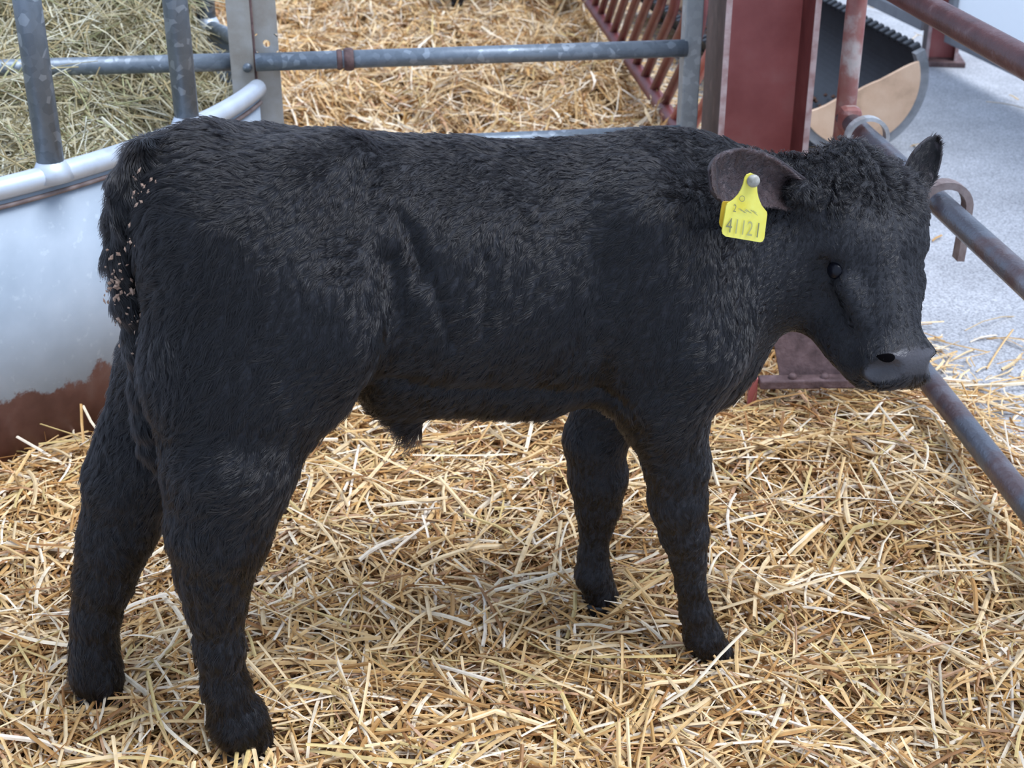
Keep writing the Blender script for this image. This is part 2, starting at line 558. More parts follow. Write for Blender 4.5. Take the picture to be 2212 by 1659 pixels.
st = quad_mesh('straw_stalks', V, Q, M['straw'], bed2, False, C)
st['kind'] = 'stuff'

# --- hay in the ring feeder
def hay_h(x, y):
    r = 1 + ring_d(x, y) / RING_R
    return 0.385 + 0.16 * np.clip(1 - r, 0, 1) + 0.05 * np.clip(y - 3.1, 0, 1) + 0.17 * np.clip((y - 3.12) / 0.4, 0, 1) * np.clip((-0.74 - x) / 0.12, 0, 1) * np.clip(1.35 - 0.6 * (y - 3.1), 0, 1) + 0.035 * sines(x, y, 21, 0.6) + 0.02 * sines(x, y, 22, 0.22) - 0.16 * np.exp(-(((x + 0.66) / 0.20) ** 2 + ((y - 2.98) / 0.26) ** 2))


V, Q = grid_surface('u', -3.0, -0.5, 1.86, 4.36, 0.045, lambda x, y: hay_h(x, y) - 0.015, lambda x, y: in_ring(x, y, RING_R - 0.045) & (x > -2.6), None)
hay = quad_mesh('hay_heap', V, Q, M['hay_under'], None, True)
tag(hay, 'grey-green hay heaped inside the galvanised ring feeder', 'hay', kind='stuff')
hk = lambda x, y: in_ring(x, y, RING_R - np.where((y > 3.1) & (x < -0.8), 0.0, 0.06)) & (np.abs(x) < 0.3 + 0.42 * y)
p1 = sample(22000, -2.5, -0.5, 1.86, 4.36, hk)
p2 = sample(3000, -2.5, -0.5, 1.86, 4.36, hk)
parts = [
    strands('', p1, RNG.uniform(-0.012, 0.035, len(p1)), hay_h, (0.12, 0.5, 0.03, 0.24), (0.0026, 0.35, 0.0012, 0.006), 4, 2, PAL_HAY, PW_HAY, None, 0.32),
    strands('', p2, RNG.uniform(0.0, 0.05, len(p2)), hay_h, (0.18, 0.4, 0.06, 0.30), (0.0036, 0.25, 0.002, 0.007), 5, 4, PAL_HAY, PW_HAY, None, 0.35),
]
V, Q, C = merge(parts)
d_ = np.hypot(V[:, 0] - RING_C[0], V[:, 1] - RING_C[1])      # hay bends back where it meets the skirt
out_ = (V[:, 1] < 3.1) & (d_ > RING_R - 0.008) & (V[:, 2] < 0.512)
V[out_, :2] = RING_C + (V[out_, :2] - RING_C) * ((RING_R - 0.008) / d_[out_])[:, None]
st = quad_mesh('hay_stalks', V, Q, M['hay'], hay, False, C)
st['kind'] = 'stuff'


# --- loose straw on the passage
def pass_keep(x, y):
    near = np.exp(-np.clip((x - 0.86) / 0.13, 0, 9)) * (y < 2.9) * np.clip((3.0 - y) / 0.5, 0, 1)
    far = 0.8 * (x < 0.95) * np.exp(-np.clip((x - barrier_x(y)) / 0.6, 0, 9)) * (y > 3.5)
    thin = 0.0014 * (x > 0.7)
    return (RNG.random(np.shape(x)) < near + far + thin) & (x > np.where(y < 3.0, 0.74, barrier_x(y)))


p1 = sample(7000, 0.2, 2.3, 1.3, 8.5, pass_keep)
flat_h = lambda x, y: np.zeros_like(x) - 0.034
parts = [strands('', p1, RNG.uniform(0.0, 0.012, len(p1)), flat_h, (0.07, 0.6, 0.012, 0.24), (0.0042, 0.35, 0.002, 0.0075), 3, 4, PAL_STRAW[[0, 2, 5, 8, 1]], np.array([0.3, 0.3, 0.2, 0.1, 0.1]), None, 0.05)]
V, Q, C = merge(parts)
loose = quad_mesh('loose_straw', V, Q, M['straw'], None, False, C)
tag(loose, 'loose pale straw scattered over the grey asphalt beside the side rails', 'straw', kind='stuff')


# ------------------------------------------------------------------ red steel column
def make_column(loc, w, d, h, label, wide_label=None, tf=0.012, yaw=0.0):
    t = thing('steel_column', (loc[0], loc[1], -0.04), label, 'column')
    ca, sa = math.cos(yaw), math.sin(yaw)
    ax = [np.array([ca, sa, 0]), np.array([-sa, ca, 0]), np.array([0, 0, 1.0])]
    c = np.array([loc[0], loc[1], h / 2 - 0.04])
    box('web', c, (w - tf, 0.010, h), M['red_steel'], t, ax, 0)
    for s in (-1, 1):
        f = box('flange', c + ax[0] * s * (w / 2 - tf / 2), (tf, d, h), M['red_dark'] if s > 0 else M['flange_shade'], t, ax, 0.003)  # both flanges have their shade in the colour, web stays plain red
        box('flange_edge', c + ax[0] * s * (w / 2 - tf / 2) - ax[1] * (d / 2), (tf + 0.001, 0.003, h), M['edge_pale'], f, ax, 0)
    box('foot_plate', np.array([loc[0], loc[1], -0.03]), (w + 0.06, d + 0.06, 0.02), M['rust_brown'], t, ax, 0.003)
    return t


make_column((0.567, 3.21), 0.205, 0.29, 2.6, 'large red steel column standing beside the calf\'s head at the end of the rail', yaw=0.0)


# ------------------------------------------------------------------ galvanised gate / partition
GY = lambda x: 3.105 + 0.153 * (x + 0.1)     # partition line
gate = thing('pen_gate', (0.0, GY(0.0), 0), 'galvanised pen gate with round rails running behind the calf', 'gate')
xl, xr = -0.545, 0.385


def gp(x, z, dy=0.0):
    return np.array([x, GY(x) + dy, z])


ga = np.array([1, 0.153, 0]); ga /= np.linalg.norm(ga)
gn = np.array([-ga[1], ga[0], 0])
zg = 0.532
for z in (0.95, zg, 0.335, 0.14):
    r = tube('rail', [gp(xl - 0.012, z, -0.012), gp(xr + 0.01, z, -0.012)], 0.0195, M['galv'], gate, 18)
    if z == zg:
        for x, rr_, w_ in ((-0.378, 0.0225, 0.012), (-0.358, 0.0250, 0.021)):
            tube('rust_band', [gp(x - w_ / 2, z, -0.012), gp(x - w_ / 4, z, -0.012), gp(x + w_ / 4, z, -0.012), gp(x + w_ / 2, z, -0.012)], [rr_ * 0.9, rr_, rr_, rr_ * 0.9], M['rust_brown'], r, 14)
box('end_post', gp(xr + 0.022, 0.54), (0.040, 0.04, 1.05), M['galv_light'], gate, [ga, gn, np.array([0, 0, 1.0])], 0.003)


def flat_bar(name, x, y, z0, z1, w, th, holes, mat, parent):
    """flat bar facing the camera with round through holes (ring of quads round each hole)"""
    bm = bmesh.new()
    zs = sorted([z0, z1] + [h for hz in holes for h in (hz - w * 0.42, hz + w * 0.42)])
    hw = w / 2
    for a, b in zip(zs[:-1], zs[1:]):
        mid = (a + b) / 2
        hole = next((hz for hz in holes if abs(hz - mid) < 1e-4), None)
        if hole is None:
            for yy in (-th / 2, th / 2):
                bm.faces.new([bm.verts.new(p) for p in ((-hw, yy, a), (hw, yy, a), (hw, yy, b), (-hw, yy, b))])
        else:
            N = 16
            rad = w * 0.17
            outer, inner = [], []
            for i in range(N):
                t = 2 * PI * (i + 0.5) / N
                cx, cz = math.cos(t), math.sin(t)
                k = 1 / max(abs(cx), abs(cz))
                outer.append((cx * k * hw, mid + cz * k * (b - a) / 2)); inner.append((cx * rad, mid + cz * rad))
            for i in range(N):
                j = (i + 1) % N
                for yy in (-th / 2, th / 2):
                    bm.faces.new([bm.verts.new(p) for p in ((outer[i][0], yy, outer[i][1]), (outer[j][0], yy, outer[j][1]), (inner[j][0], yy, inner[j][1]), (inner[i][0], yy, inner[i][1]))])
                bm.faces.new([bm.verts.new(p) for p in ((inner[i][0], -th / 2, inner[i][1]), (inner[j][0], -th / 2, inner[j][1]), (inner[j][0], th / 2, inner[j][1]), (inner[i][0], th / 2, inner[i][1]))])
    for sx in (-hw, hw):
        bm.faces.new([bm.verts.new(p) for p in ((sx, -th / 2, z0), (sx, th / 2, z0), (sx, th / 2, z1), (sx, -th / 2, z1))])
    for zz in (z0, z1):
        bm.faces.new([bm.verts.new(p) for p in ((-hw, -th / 2, zz), (hw, -th / 2, zz), (hw, th / 2, zz), (-hw, th / 2, zz))])
    bmesh.ops.remove_doubles(bm, verts=list(bm.verts), dist=1e-5)
    bmesh.ops.recalc_face_normals(bm, faces=list(bm.faces))
    for v in bm.verts:
        v.co = Vector((x + v.co.x, y + v.co.y, v.co.z))
    me = bpy.data.meshes.new(name)
    bm.to_mesh(me); bm.free()
    return link(name, me, mat, parent)


ZB = at_y(572, 92, 3.07)
flat_bar('hinge_bar', -0.5365, 3.062, -0.03, 1.05, 0.050, 0.008, [0.14, float(ZB[2])], M['flat_bar'], gate)

# ------------------------------------------------------------------ ring feeder
feeder = thing('ring_feeder', (RING_C[0], RING_C[1], 0), 'galvanised ring feeder with upright tubes and a sheet skirt behind the calf\'s rump', 'feeder')


def ringp(th, r, z, far=None):
    if th > 0 if far is None else far:
        return np.array([FAR_C[0] + (r - RING_R + FAR_R) * math.cos(th), FAR_C[1] + (r - RING_R + FAR_R) * math.sin(th), z])
    return np.array([RING_C[0] + r * math.cos(th), RING_C[1] + r * math.sin(th), z])


# skirt material: galvanised above, brown-red corroded band below
m, nt, b = new_mat('feeder_skirt_sheet')
tc = nt.nodes.new('ShaderNodeTexCoord').outputs['Object']
sep = nt.nodes.new('ShaderNodeSeparateXYZ'); nt.links.new(tc, sep.inputs[0])
nf = noise(nt, 14, 8, 0.7)
ma = nt.nodes.new('ShaderNodeMath'); ma.operation = 'MULTIPLY_ADD'
nt.links.new(nf, ma.inputs[0]); ma.inputs[1].default_value = 0.13
nt.links.new(sep.outputs['Z'], ma.inputs[2])
low = ramp(nt, [(0.0, (0, 0, 0)), (0.485, (0, 0, 0)), (0.495, (1, 1, 1))], ma.outputs[0])
mr = nt.nodes.new('ShaderNodeMapRange'); mr.inputs['From Min'].default_value = -0.3; mr.inputs['From Max'].default_value = 0.7
nt.links.new(ma.outputs[0], mr.inputs['Value'])
low = ramp(nt, [(0.0, (0, 0, 0)), (0.463, (0, 0, 0)), (0.472, (1, 1, 1))], mr.outputs[0])
galv = ramp(nt, [(0.25, (0.30, 0.36, 0.42)), (0.5, (0.38, 0.445, 0.51)), (0.75, (0.47, 0.535, 0.60))], noise(nt, 6, 6))
spk = ramp(nt, [(0.62, (1, 1, 1)), (0.72, (1.18, 1.16, 1.12))], noise(nt, 60, 3))
galv = mix(nt, galv, spk, 1.0, 'MULTIPLY')
rst = ramp(nt, [(0.3, (0.13, 0.06, 0.05)), (0.55, (0.21, 0.105, 0.09)), (0.8, (0.30, 0.20, 0.18))], noise(nt, 16, 6))
nt.links.new(mix(nt, rst, galv, low), b.inputs['Base Color'])
b.inputs['Metallic'].default_value = 0.05
b.inputs['Roughness'].default_value = 0.5
bump(nt, b, noise(nt, 5, 4), 0.15, 0.02)
M['skirt'] = m


def arc_sheet(name, t0, t1, r, z0, z1, mat, parent, n=60, th=0.003):
    V, Fc = [], []
    for i in range(n + 1):
        t = t0 + (t1 - t0) * i / n
        for (rr2, z) in ((r, z0), (r, z1), (r - th, z1), (r - th, z0)):
            V.append(ringp(t, rr2, z))
    for i in range(n):
        for j in range(4):
            k = (j + 1) % 4
            Fc.append((i * 4 + j, (i + 1) * 4 + j, (i + 1) * 4 + k, i * 4 + k))
    return link_mesh(name, V, Fc, mat, parent, False)


RZ = 0.487
for (ta, tb) in ((-1.75, -0.10), (0.12, 2.2)):
    sh = arc_sheet('skirt_sheet', ta, tb, RING_R, -0.03, RZ, M['skirt'], feeder)
    sh.data.polygons.foreach_set('use_smooth', [True] * len(sh.data.polygons))
    pts = [ringp(ta + (tb - ta) * i / 50, RING_R - 0.002, RZ) for i in range(51)]
    tube('rim_tube', pts, 0.0195, M['rim'] if ta < 0 else M['galv'], feeder, 16)
    pts = [ringp(ta + (tb - ta) * i / 50, RING_R + 0.003, RZ - 0.030) for i in range(51)]
    tube('rusty_seam', pts, 0.0045, M['strap_rust'], feeder, 8)
    tube('top_tube', [ringp(ta + (tb - ta) * i / 50, RING_R - 0.002, 1.12) for i in range(51)], 0.022, M['galv'], feeder, 12)


def upright(px, lo_, hi_):
    """stands on the rim where the rim crosses image column px"""
    for _ in range(50):
        th = (lo_ + hi_) / 2
        q = ringp(th, RING_R, RZ)
        dep = q[1] * math.cos(TILT) + (CAM_H - q[2]) * math.sin(TILT)
        sx = W_PX / 2 + F_PX * q[0] / dep
        if sx < px: lo_ = th
        else: hi_ = th
    a = ringp(th, RING_R - 0.002, RZ - 0.01); b_ = ringp(th, RING_R - 0.002, 1.12)
    u = tube('upright_tube', [a, b_], 0.0235, M['galv'], feeder, 18)
    tube('weld_collar', [a + np.array([0, 0, 0.002]), a + np.array([0, 0, 0.022]), a + np.array([0, 0, 0.036])], [0.036, 0.031, 0.0236], M['rim'], u, 16)
    return th


ths = [upright(115, -1.2, -0.05), upright(408, -1.2, -0.05)]
step = ths[1] - ths[0]
for k in (-1, -2):
    t = ths[0] + k * step
    tube('upright_tube', [ringp(t, RING_R - 0.002, RZ - 0.01), ringp(t, RING_R - 0.002, 1.12)], 0.0235, M['galv'], feeder, 14)
ths2 = [upright(450, 1.7, 0.05), upright(284, 1.7, 0.05)]
# joint bar at the end of the near half, and the rail crossing the ring
fb = flat_bar('joint_bar', -0.590, 3.045, -0.03, 1.12, 0.050, 0.008, [], M['flat_bar'], feeder)
pb = at_y(535, 146, 3.04)
tube('bolt', [pb + np.array([0, 0.004, 0]), pb + np.array([0, -0.006, 0])], 0.010, M['galv'], fb, 12)
tube('gap_shade_strip', [np.array([-0.5635, 3.05, -0.02]), np.array([-0.5635, 3.05, 1.1])], 0.0035, M['rust_brown'], feeder, 6)  # dark strip added to colour in the shaded gap between the two bars
cr = [np.array([-2.2, 3.055 - 0.03, 0.488]), np.array([-0.60, 3.075, 0.522])]
tube('cross_rail', cr, 0.0195, M['galv'], feeder, 18)

# ------------------------------------------------------------------ red side barrier (right)
dirb = np.array([-0.065, 0.998, 0])


def bx(y): return 0.72 + (2.96 - y) * 0.065


side = thing('side_barrier', (0.72, 2.96, -0.04), 'side barrier of three long tube rails on a red tube post, right of the calf', 'barrier')
tube('post', [(0.72, 2.96, -0.04), (0.72, 2.96, 0.5), (0.72, 2.96, 1.15)], 0.0215, M['worn_post'], side, 18)
M['blue_rail'] = mat_noise('worn_steel_rail', [(0.3, (0.075, 0.08, 0.095)), (0.5, (0.13, 0.14, 0.165)), (0.62, (0.13, 0.09, 0.09)), (0.8, (0.24, 0.25, 0.28))], 7, 0.28, 0.55, 0.35, 150)
for z, mt, rad in ((0.735, M['red_rail'], 0.024), (0.428, M['blue_rail'], 0.0215), (0.112, M['blue_rail'], 0.0215)):
    tube('rail', densify([(0.72, 2.96, z), (bx(0.6), 0.6, z)], 0.25), rad, mt, side, 20)
box('weld_gusset', np.array([0.722, 2.925, 0.432]), (0.045, 0.05, 0.055), M['worn_post'], side, None, 0.012)


# rail hooks: flat bar bent over the rail
def hook(y, z, R, label, w, th, tail, mat_o, side=1):
    c = np.array([bx(y), y, z])
    e_r = np.array([0.998, 0.065, 0]) * side      # across the rail
    prof = []
    for i in range(15):
        a = PI * 1.06 - (PI * 1.06 + 0.1) * i / 14
        prof.append((R * math.cos(a), R * math.sin(a) * 0.95))
    for k in range(1, 7):
        f = k / 6
        prof.append((R * math.cos(-0.1) - 0.002 * f * f, -0.1 * R - tail * f))
    V, Fc = [], []
    n = len(prof)
    for i, (px_, pz) in enumerate(prof):
        a = np.array(prof[max(i - 1, 0)]); b_ = np.array(prof[min(i + 1, n - 1)])
        t = (b_ - a) / np.linalg.norm(b_ - a)
        nrm = np.array([t[1], -t[0]])
        for (o_, s_) in ((0, -1), (0, 1), (1, 1), (1, -1)):
            q = np.array([px_, pz]) - nrm * th * o_
            V.append(c + e_r * q[0] + np.array([0, 0, q[1]]) + dirb * s_ * w / 2)
    for i in range(n - 1):
        for j in range(4):
            k = (j + 1) % 4
            Fc.append((i * 4 + j, i * 4 + k, (i + 1) * 4 + k, (i + 1) * 4 + j))
    Fc += [(3, 2, 1, 0), tuple((n - 1) * 4 + j for j in range(4))]
    root = thing('rail_hook', tuple(c + np.array([0, 0, -R])), label, 'hook', 'steel hooks on the middle rail')
    o = link_mesh('bent_bar', V, Fc, mat_o, root)
    bm = bmesh.new(); bm.from_mesh(o.data)
    bmesh.ops.recalc_face_normals(bm, faces=list(bm.faces)); bm.to_mesh(o.data); bm.free()
    return root


hook(2.80, 0.428, 0.037, 'pale steel hook looped over the middle rail next to the red tube post', 0.022, 0.008, 0.10, M['strap'], -1)
hook(2.345, 0.428, 0.037, 'rusty steel hook looped over the middle rail beside the calf\'s brow', 0.027, 0.013, 0.095, M['strap_rust'])

# ------------------------------------------------------------------ rusty kick plate at the barrier foot
kp = thing('kick_plate', (0.60, 2.36, 0.0), 'rusty brown steel plate with a bolted bottom lip below the calf\'s head', 'plate')
Y0 = 2.36
P = [at_y(1686, 817, Y0), at_y(1905, 812, Y0), at_y(1905, 560, Y0 + 0.06), at_y(1640, 560, Y0 + 0.06)]
plate('steel_plate', P, -0.008, M['rust_brown'], kp)
a0, a1 = at_y(1640, 826, Y0 - 0.012), at_y(1905, 822, Y0 - 0.012)
cc = (a0 + a1) / 2
dx = (a1 - a0); ln = np.linalg.norm(dx); dx /= ln
lip = box('bottom_lip', cc, (ln, 0.03, 0.018), M['rust_brown'], kp, [dx, np.array([-dx[1], dx[0], 0]), np.array([0, 0, 1.0])], 0.003)
for px in (1712, 1782, 1836):
    p = at_y(px, 814, Y0 - 0.014)
    tube('bolt_head', [p + np.array([0, 0, -0.006]), p + np.array([0, 0, 0.003]), p + np.array([0, 0, 0.007])], [0.008, 0.008, 0.004], M['rust_brown'], lip, 8)
box('support_leg', at_y(1625, 850, Y0 - 0.005), (0.016, 0.016, 0.07), M['red_steel'], kp, None, 0.002)

# ------------------------------------------------------------------ diagonal feed barrier (next bay)
def dx_(y): return 0.565 - 0.0767 * (y - 3.0)


diag = thing('diagonal_feed_barrier', (dx_(4.0), 4.0, -0.04), 'red feed barrier with slanted tubes behind the galvanised gate post', 'barrier')
tube('bottom_rail', densify([(dx_(3.33), 3.33, 0.12), (dx_(7.4), 7.4, 0.12)], 0.5), 0.025, M['red_dark'], diag, 14)
tube('top_rail', [(dx_(3.33), 3.33, 1.15), (dx_(7.0), 7.0, 1.15)], 0.025, M['red_dark'], diag, 12)
for k in range(18):
    yb = 3.90 + 0.182 * k
    pts = [(dx_(yb), yb, 0.12)]
    yt, zt = yb - 0.50, 0.455
    for f in (0.0, 0.5, 1.0):
        pass
    bend_pts = []
    for i in range(6):
        t = i / 5
        # quadratic bend from the slant into the vertical
        a = np.array([yb - 0.43, 0.408]); bpt = np.array([yt, zt + 0.0]); c_ = np.array([yt, zt + 0.08])
        q = (1 - t) ** 2 * a + 2 * t * (1 - t) * bpt + t * t * c_
        bend_pts.append((dx_(q[0]), q[0], q[1]))
    pts += bend_pts + [(dx_(yt), yt, 1.15)]
    if yt > 3.33:
        tube('slanted_bar', pts, 0.0155, M['red_dark'] if k > 1 else M['red_steel'], diag, 10)

for y_, xa, xb, lab in ((4.78, 0.50, 0.95, 'thin brown rod across the floor behind the slanted red tubes, nearer one'), (5.72, 0.40, 1.0, 'thin brown rod across the floor behind the slanted red tubes, farther one')):
    o = tube('floor_rod', [(xa, y_, -0.03), (xb - 0.12, y_, -0.03), (xb - 0.05, y_ + 0.03, -0.028), (xb, y_ + 0.12, -0.024)], 0.006, M['rust_brown'], None, 8)
    tag(o, lab, 'rod')

# ------------------------------------------------------------------ half-pipe trough
TR, TL = 0.222, 2.35
T0 = np.array([1.075, 4.28, 0.0])
ty = math.radians(-8.0)
tdir = np.array([math.sin(ty), math.cos(ty), 0.0])
tside = np.array([math.cos(ty), -math.sin(ty), 0.0])
tilt = math.radians(24)          # rolled towards the pen
TC = T0 + np.array([0, 0, TR - 0.035])


def trp(ang, r, l):
    """ang measured from straight down, positive to the right; includes the roll"""
    a = ang + tilt
    return TC + tside * r * math.sin(a) - np.array([0, 0, 1.0]) * r * math.cos(a) + tdir * l


trough = thing('feed_trough', tuple(T0 + np.array([0, 0, -0.04])), 'black half-pipe feed trough with a tan wooden end lying on the asphalt behind the column', 'trough')
A0, A1 = -1.62, 1.62
NA, NR = 36, 47
V, Fc = [], []
for i in range(NR * 2 + 1):
    l = 0.03 + (TL - 0.03) * i / (NR * 2)
    ro = TR - (0.0 if i % 2 == 0 else 0.016)
    for j in range(NA + 1):
        V.append(trp(A0 + (A1 - A0) * j / NA, ro, l))
n1 = len(V)
for i in range(NR * 2):
    for j in range(NA):
        a = i * (NA + 1) + j
        Fc.append((a, a + 1, a + NA + 2, a + NA + 1))
for i in range(2):
    for j in range(NA + 1):
        V.append(trp(A0 + (A1 - A0) * j / NA, TR - 0.020, 0.03 + (TL - 0.03) * i))
for j in range(NA):
    a = n1 + j
    Fc.append((a, a + NA + 1, a + NA + 2, a + 1))
link_mesh('pipe_shell', V, Fc, M['black_plastic'], trough)
# ribs on the cut edges, one by one
for s, ang in ((1, A1), (-1, A0)):
    for i in range(NR):
        l0 = 0.03 + (TL - 0.03) * (i + 0.15) / NR
        l1 = 0.03 + (TL - 0.03) * (i + 0.62) / NR
        P = [trp(ang, TR - 0.020, l0), trp(ang, TR - 0.020, l1), trp(ang, TR + 0.002, l1), trp(ang, TR + 0.002, l0)]
        cE = sum(P) / 4
        tn = trp(ang + 0.1 * s, TR - 0.01, (l0 + l1) / 2) - cE; tn /= np.linalg.norm(tn)
        rdir = trp(ang, TR, l0) - trp(ang, TR - 0.02, l0); rdir /= np.linalg.norm(rdir)
        box('edge_rib', cE + tn * 0.004, (0.032, l1 - l0, 0.018), M['black_plastic'], trough, [rdir, tdir, np.cross(rdir, tdir)], 0.003)
# grey wall ring at the near end
V, Fc = [], []
NB = 48
for j in range(NB + 1):
    a = A0 + (A1 - A0) * j / NB
    for (r, l) in ((TR + 0.002, -0.002), (TR + 0.002, 0.03), (TR - 0.030, 0.03), (TR - 0.030, -0.002)):
        V.append(trp(a, r, l))
for j in range(NB):
    for k in range(4):
        Fc.append((j * 4 + k, j * 4 + (k + 1) % 4, (j + 1) * 4 + (k + 1) % 4, (j + 1) * 4 + k))
Fc += [(0, 1, 2, 3), tuple(NB * 4 + k for k in (3, 2, 1, 0))]
link_mesh('end_ring', V, Fc, M['grey_rim'], trough)
# wooden end board (both ends)
for l in (0.006, TL - 0.03):
    pts = []
    for j in range(31):
        a = -1.50 + 3.0 * j / 30
        pts.append(trp(a, TR - 0.028, l))
    e0, e1 = pts[-1], pts[0]
    rr5 = np.random.default_rng(5)
    top = [e0 + (e1 - e0) * f + np.array([0, 0, rr5.uniform(-0.003, 0.003)]) for f in np.linspace(0.06, 0.94, 14)]
    plate('end_board', pts + top, 0.014, M['plywood'], trough)
# feed left in the trough
pv, pq = [], []
fr = np.random.default_rng(9)
for i in range(420):
    l = fr.uniform(0.06, TL - 0.1); a = fr.normal(-tilt, 0.32)
    c = trp(a, TR - 0.030 - fr.uniform(0, 0.02), l)
    s = fr.uniform(0.006, 0.013)
    o = len(pv)
    for d in ((1, 0, 0), (-1, 0, 0), (0, 1, 0), (0, -1, 0), (0, 0, 1), (0, 0, -1)):
        pv.append(c + s * np.array(d) * fr.uniform(0.7, 1.2))
    for f in ((0, 2, 4), (2, 1, 4), (1, 3, 4), (3, 0, 4), (2, 0, 5), (1, 2, 5), (3, 1, 5), (0, 3, 5)):
        pq.append(tuple(o + k for k in f))
fo = link_mesh('feed', pv, pq, M['pellet'], None)
tag(fo, 'brown feed lumps lying in the black half-pipe trough', 'feed', kind='stuff')

# ------------------------------------------------------------------ far side of the passage: post, white sheeted door
make_column((1.72, 5.62), 0.125, 0.14, 2.4, 'small red-brown steel column far across the asphalt passage', yaw=-0.15)
dd = np.array([-0.148, 0.989, 0]); dn = np.array([0.989, 0.148, 0])


def make_door(l0, l1, label):
    c0 = np.array([1.69, 5.62, 0])
    a, b_ = c0 + dd * l0 + dn * 0.02, c0 + dd * l1 + dn * 0.02
    t = thing('sheeted_door', tuple((a + b_) / 2 + np.array([0, 0, 0.06])), label, 'door', 'white sheeted doors along the passage')
    mid = (a + b_) / 2
    L = abs(l1 - l0)
    ax = [dd, dn, np.array([0, 0, 1.0])]
    nb = 5
    for i in range(nb):
        f = -L / 2 + L * (i + 0.5) / nb
        box('sheet_panel', mid + dd * f + np.array([0, 0, 0.66]), (L / nb - 0.012, 0.006, 1.10), M['white'], t, ax, 0.004)
    box('bottom_rail', mid + np.array([0, 0, 0.085]), (L, 0.05, 0.05), M['grey_rail'], t, ax, 0.004)
    for f in (-L / 2 + 0.02, L / 2 - 0.02):
        box('stile', mid + dd * f + np.array([0, 0, 0.66]), (0.045, 0.05, 1.10), M['grey_rail'], t, ax, 0.004)
    return t


make_door(0.12, 2.9, 'white sheeted door with a grey bottom rail left of the small red-brown column')
make_door(-0.10, -3.0, 'white sheeted door with a grey bottom rail right of the small red-brown column')

# ------------------------------------------------------------------ THE CALF
E1 = np.array([0.9602, 0.2794, 0]); E2 = np.array([-0.2794, 0.9602, 0]); EZ = np.array([0, 0, 1.0])
CO = np.array([0.0, 1.594, 0.0])
RM = np.stack([E1, E2, EZ])          # world -> local rows


def to_local(w): return RM @ (np.asarray(w, float) - CO)


def pxv(px, py, v):
    """image direction met with the plane at lateral offset v -> local (u,v,z), metres per pixel there"""
    d = ray(px, py)
    o = np.array([0, 0, CAM_H])
    t = (v - np.dot(o - CO, E2)) / np.dot(d, E2)
    return to_local(o + d * t), t / F_PX


# head frame
hh, hp = math.radians(-61), math.radians(48)
hx, hy = math.cos(hh), math.sin(hh)
HA = np.array([hx * math.cos(hp), hy * math.cos(hp), -math.sin(hp)])      # towards the nose
HN = np.array([hx * math.sin(hp), hy * math.sin(hp), math.cos(hp)])       # out of the face
HS = np.array([hy, -hx, 0.0])                                            # towards the near side
_k = np.array([0, math.cos(TILT), -math.sin(TILT)])       # the head is also rolled a little about this axis
def _roll(v, r=math.radians(8)):
    return v * math.cos(r) + np.cross(_k, v) * math.sin(r) + _k * (_k @ v) * (1 - math.cos(r))
HA, HN, HS = _roll(HA), _roll(HN), _roll(HS)
HO = at_y(1944, 541, 1.60)
HL = np.stack([RM @ HS, RM @ HN, RM @ HA])   # rows: head axes in local coords
HOL = to_local(HO)


def hd(s, n, a): return HOL + s * HL[0] + n * HL[1] + a * HL[2]


PR = []      # primitives: (a, b, r1, r2, axes(3x3 rows), scales, k)


def prim(a, b, r1, r2, k=0.03, axes=None, scales=(1, 1, 1), sub=False):
    PR.append((np.array(a, float), np.array(b, float), r1, r2, np.eye(3) if axes is None else axes, np.array(scales, float), k, sub))


def P2(p, q, k=0.03, lat=1.0):
    """p, q = (px, py, v, rpx)"""
    a, ma_ = pxv(p[0], p[1], p[2]); b_, mb_ = pxv(q[0], q[1], q[2])
    prim(a, b_, p[3] * ma_, q[3] * mb_, k, None, (1, lat, 1))


def chain(pts, k=0.02, lat=1.0):
    for p, q in zip(pts[:-1], pts[1:]):
        P2(p, q, k, lat)


# torso
P2((470, 470, 0, 190), (720, 520, 0, 222), 0.05, 0.92)
P2((720, 520, 0, 222), (960, 583, 0, 272), 0.05, 0.82)
P2((960, 583, 0, 272), (1240, 588, 0, 272), 0.05, 0.78)
P2((1240, 588, 0, 272), (1420, 575, 0, 262), 0.05, 0.74)
P2((1390, 335, 0.0, 32), (1500, 352, 0.0, 36), 0.04, 1.0)              # withers
P2((430, 340, 0.0, 60), (340, 360, 0, 48), 0.05, 1.0)                  # tail head
P2((560, 335, 0.055, 55), (470, 330, 0.05, 50), 0.05, 1.0)             # far hook bone
P2((735, 335, -0.05, 48), (640, 370, -0.065, 60), 0.05, 1.0)           # near hook bone
# chest, brisket, neck
P2((1400, 640, 0, 245), (1490, 720, 0, 160), 0.05, 0.72)
P2((1440, 550, 0, 240), (1735, 520, -0.03, 188), 0.06, 0.58)
P2((1500, 760, 0, 130), (1450, 860, 0, 75), 0.05, 0.8)
# shoulder blade and upper arm, near and far
for sg in (-1, 1):
    P2((1400, 470, sg * 0.085, 110), (1480, 740, sg * 0.088, 120), 0.06)
    P2((1480, 740, sg * 0.088, 120), (1420, 860, sg * 0.085, 88), 0.05)
# near front leg
P2((1430, 860, -0.085, 95), (1462, 1000, -0.08, 76), 0.04)
chain([(1462, 1000, -0.08, 76), (1464, 1080, -0.08, 68), (1478, 1150, -0.08, 57), (1487, 1210, -0.08, 43), (1492, 1260, -0.08, 37),
       (1502, 1320, -0.08, 39), (1518, 1375, -0.08, 45), (1545, 1415, -0.08, 46)], 0.012)
# far front leg
P2((1330, 840, 0.085, 90), (1285, 950, 0.085, 72), 0.04)
chain([(1285, 950, 0.085, 72), (1292, 1030, 0.085, 68), (1292, 1095, 0.085, 53), (1287, 1140, 0.085, 40), (1282, 1195, 0.085, 36),
       (1281, 1240, 0.085, 43), (1300, 1290, 0.085, 42)], 0.012)
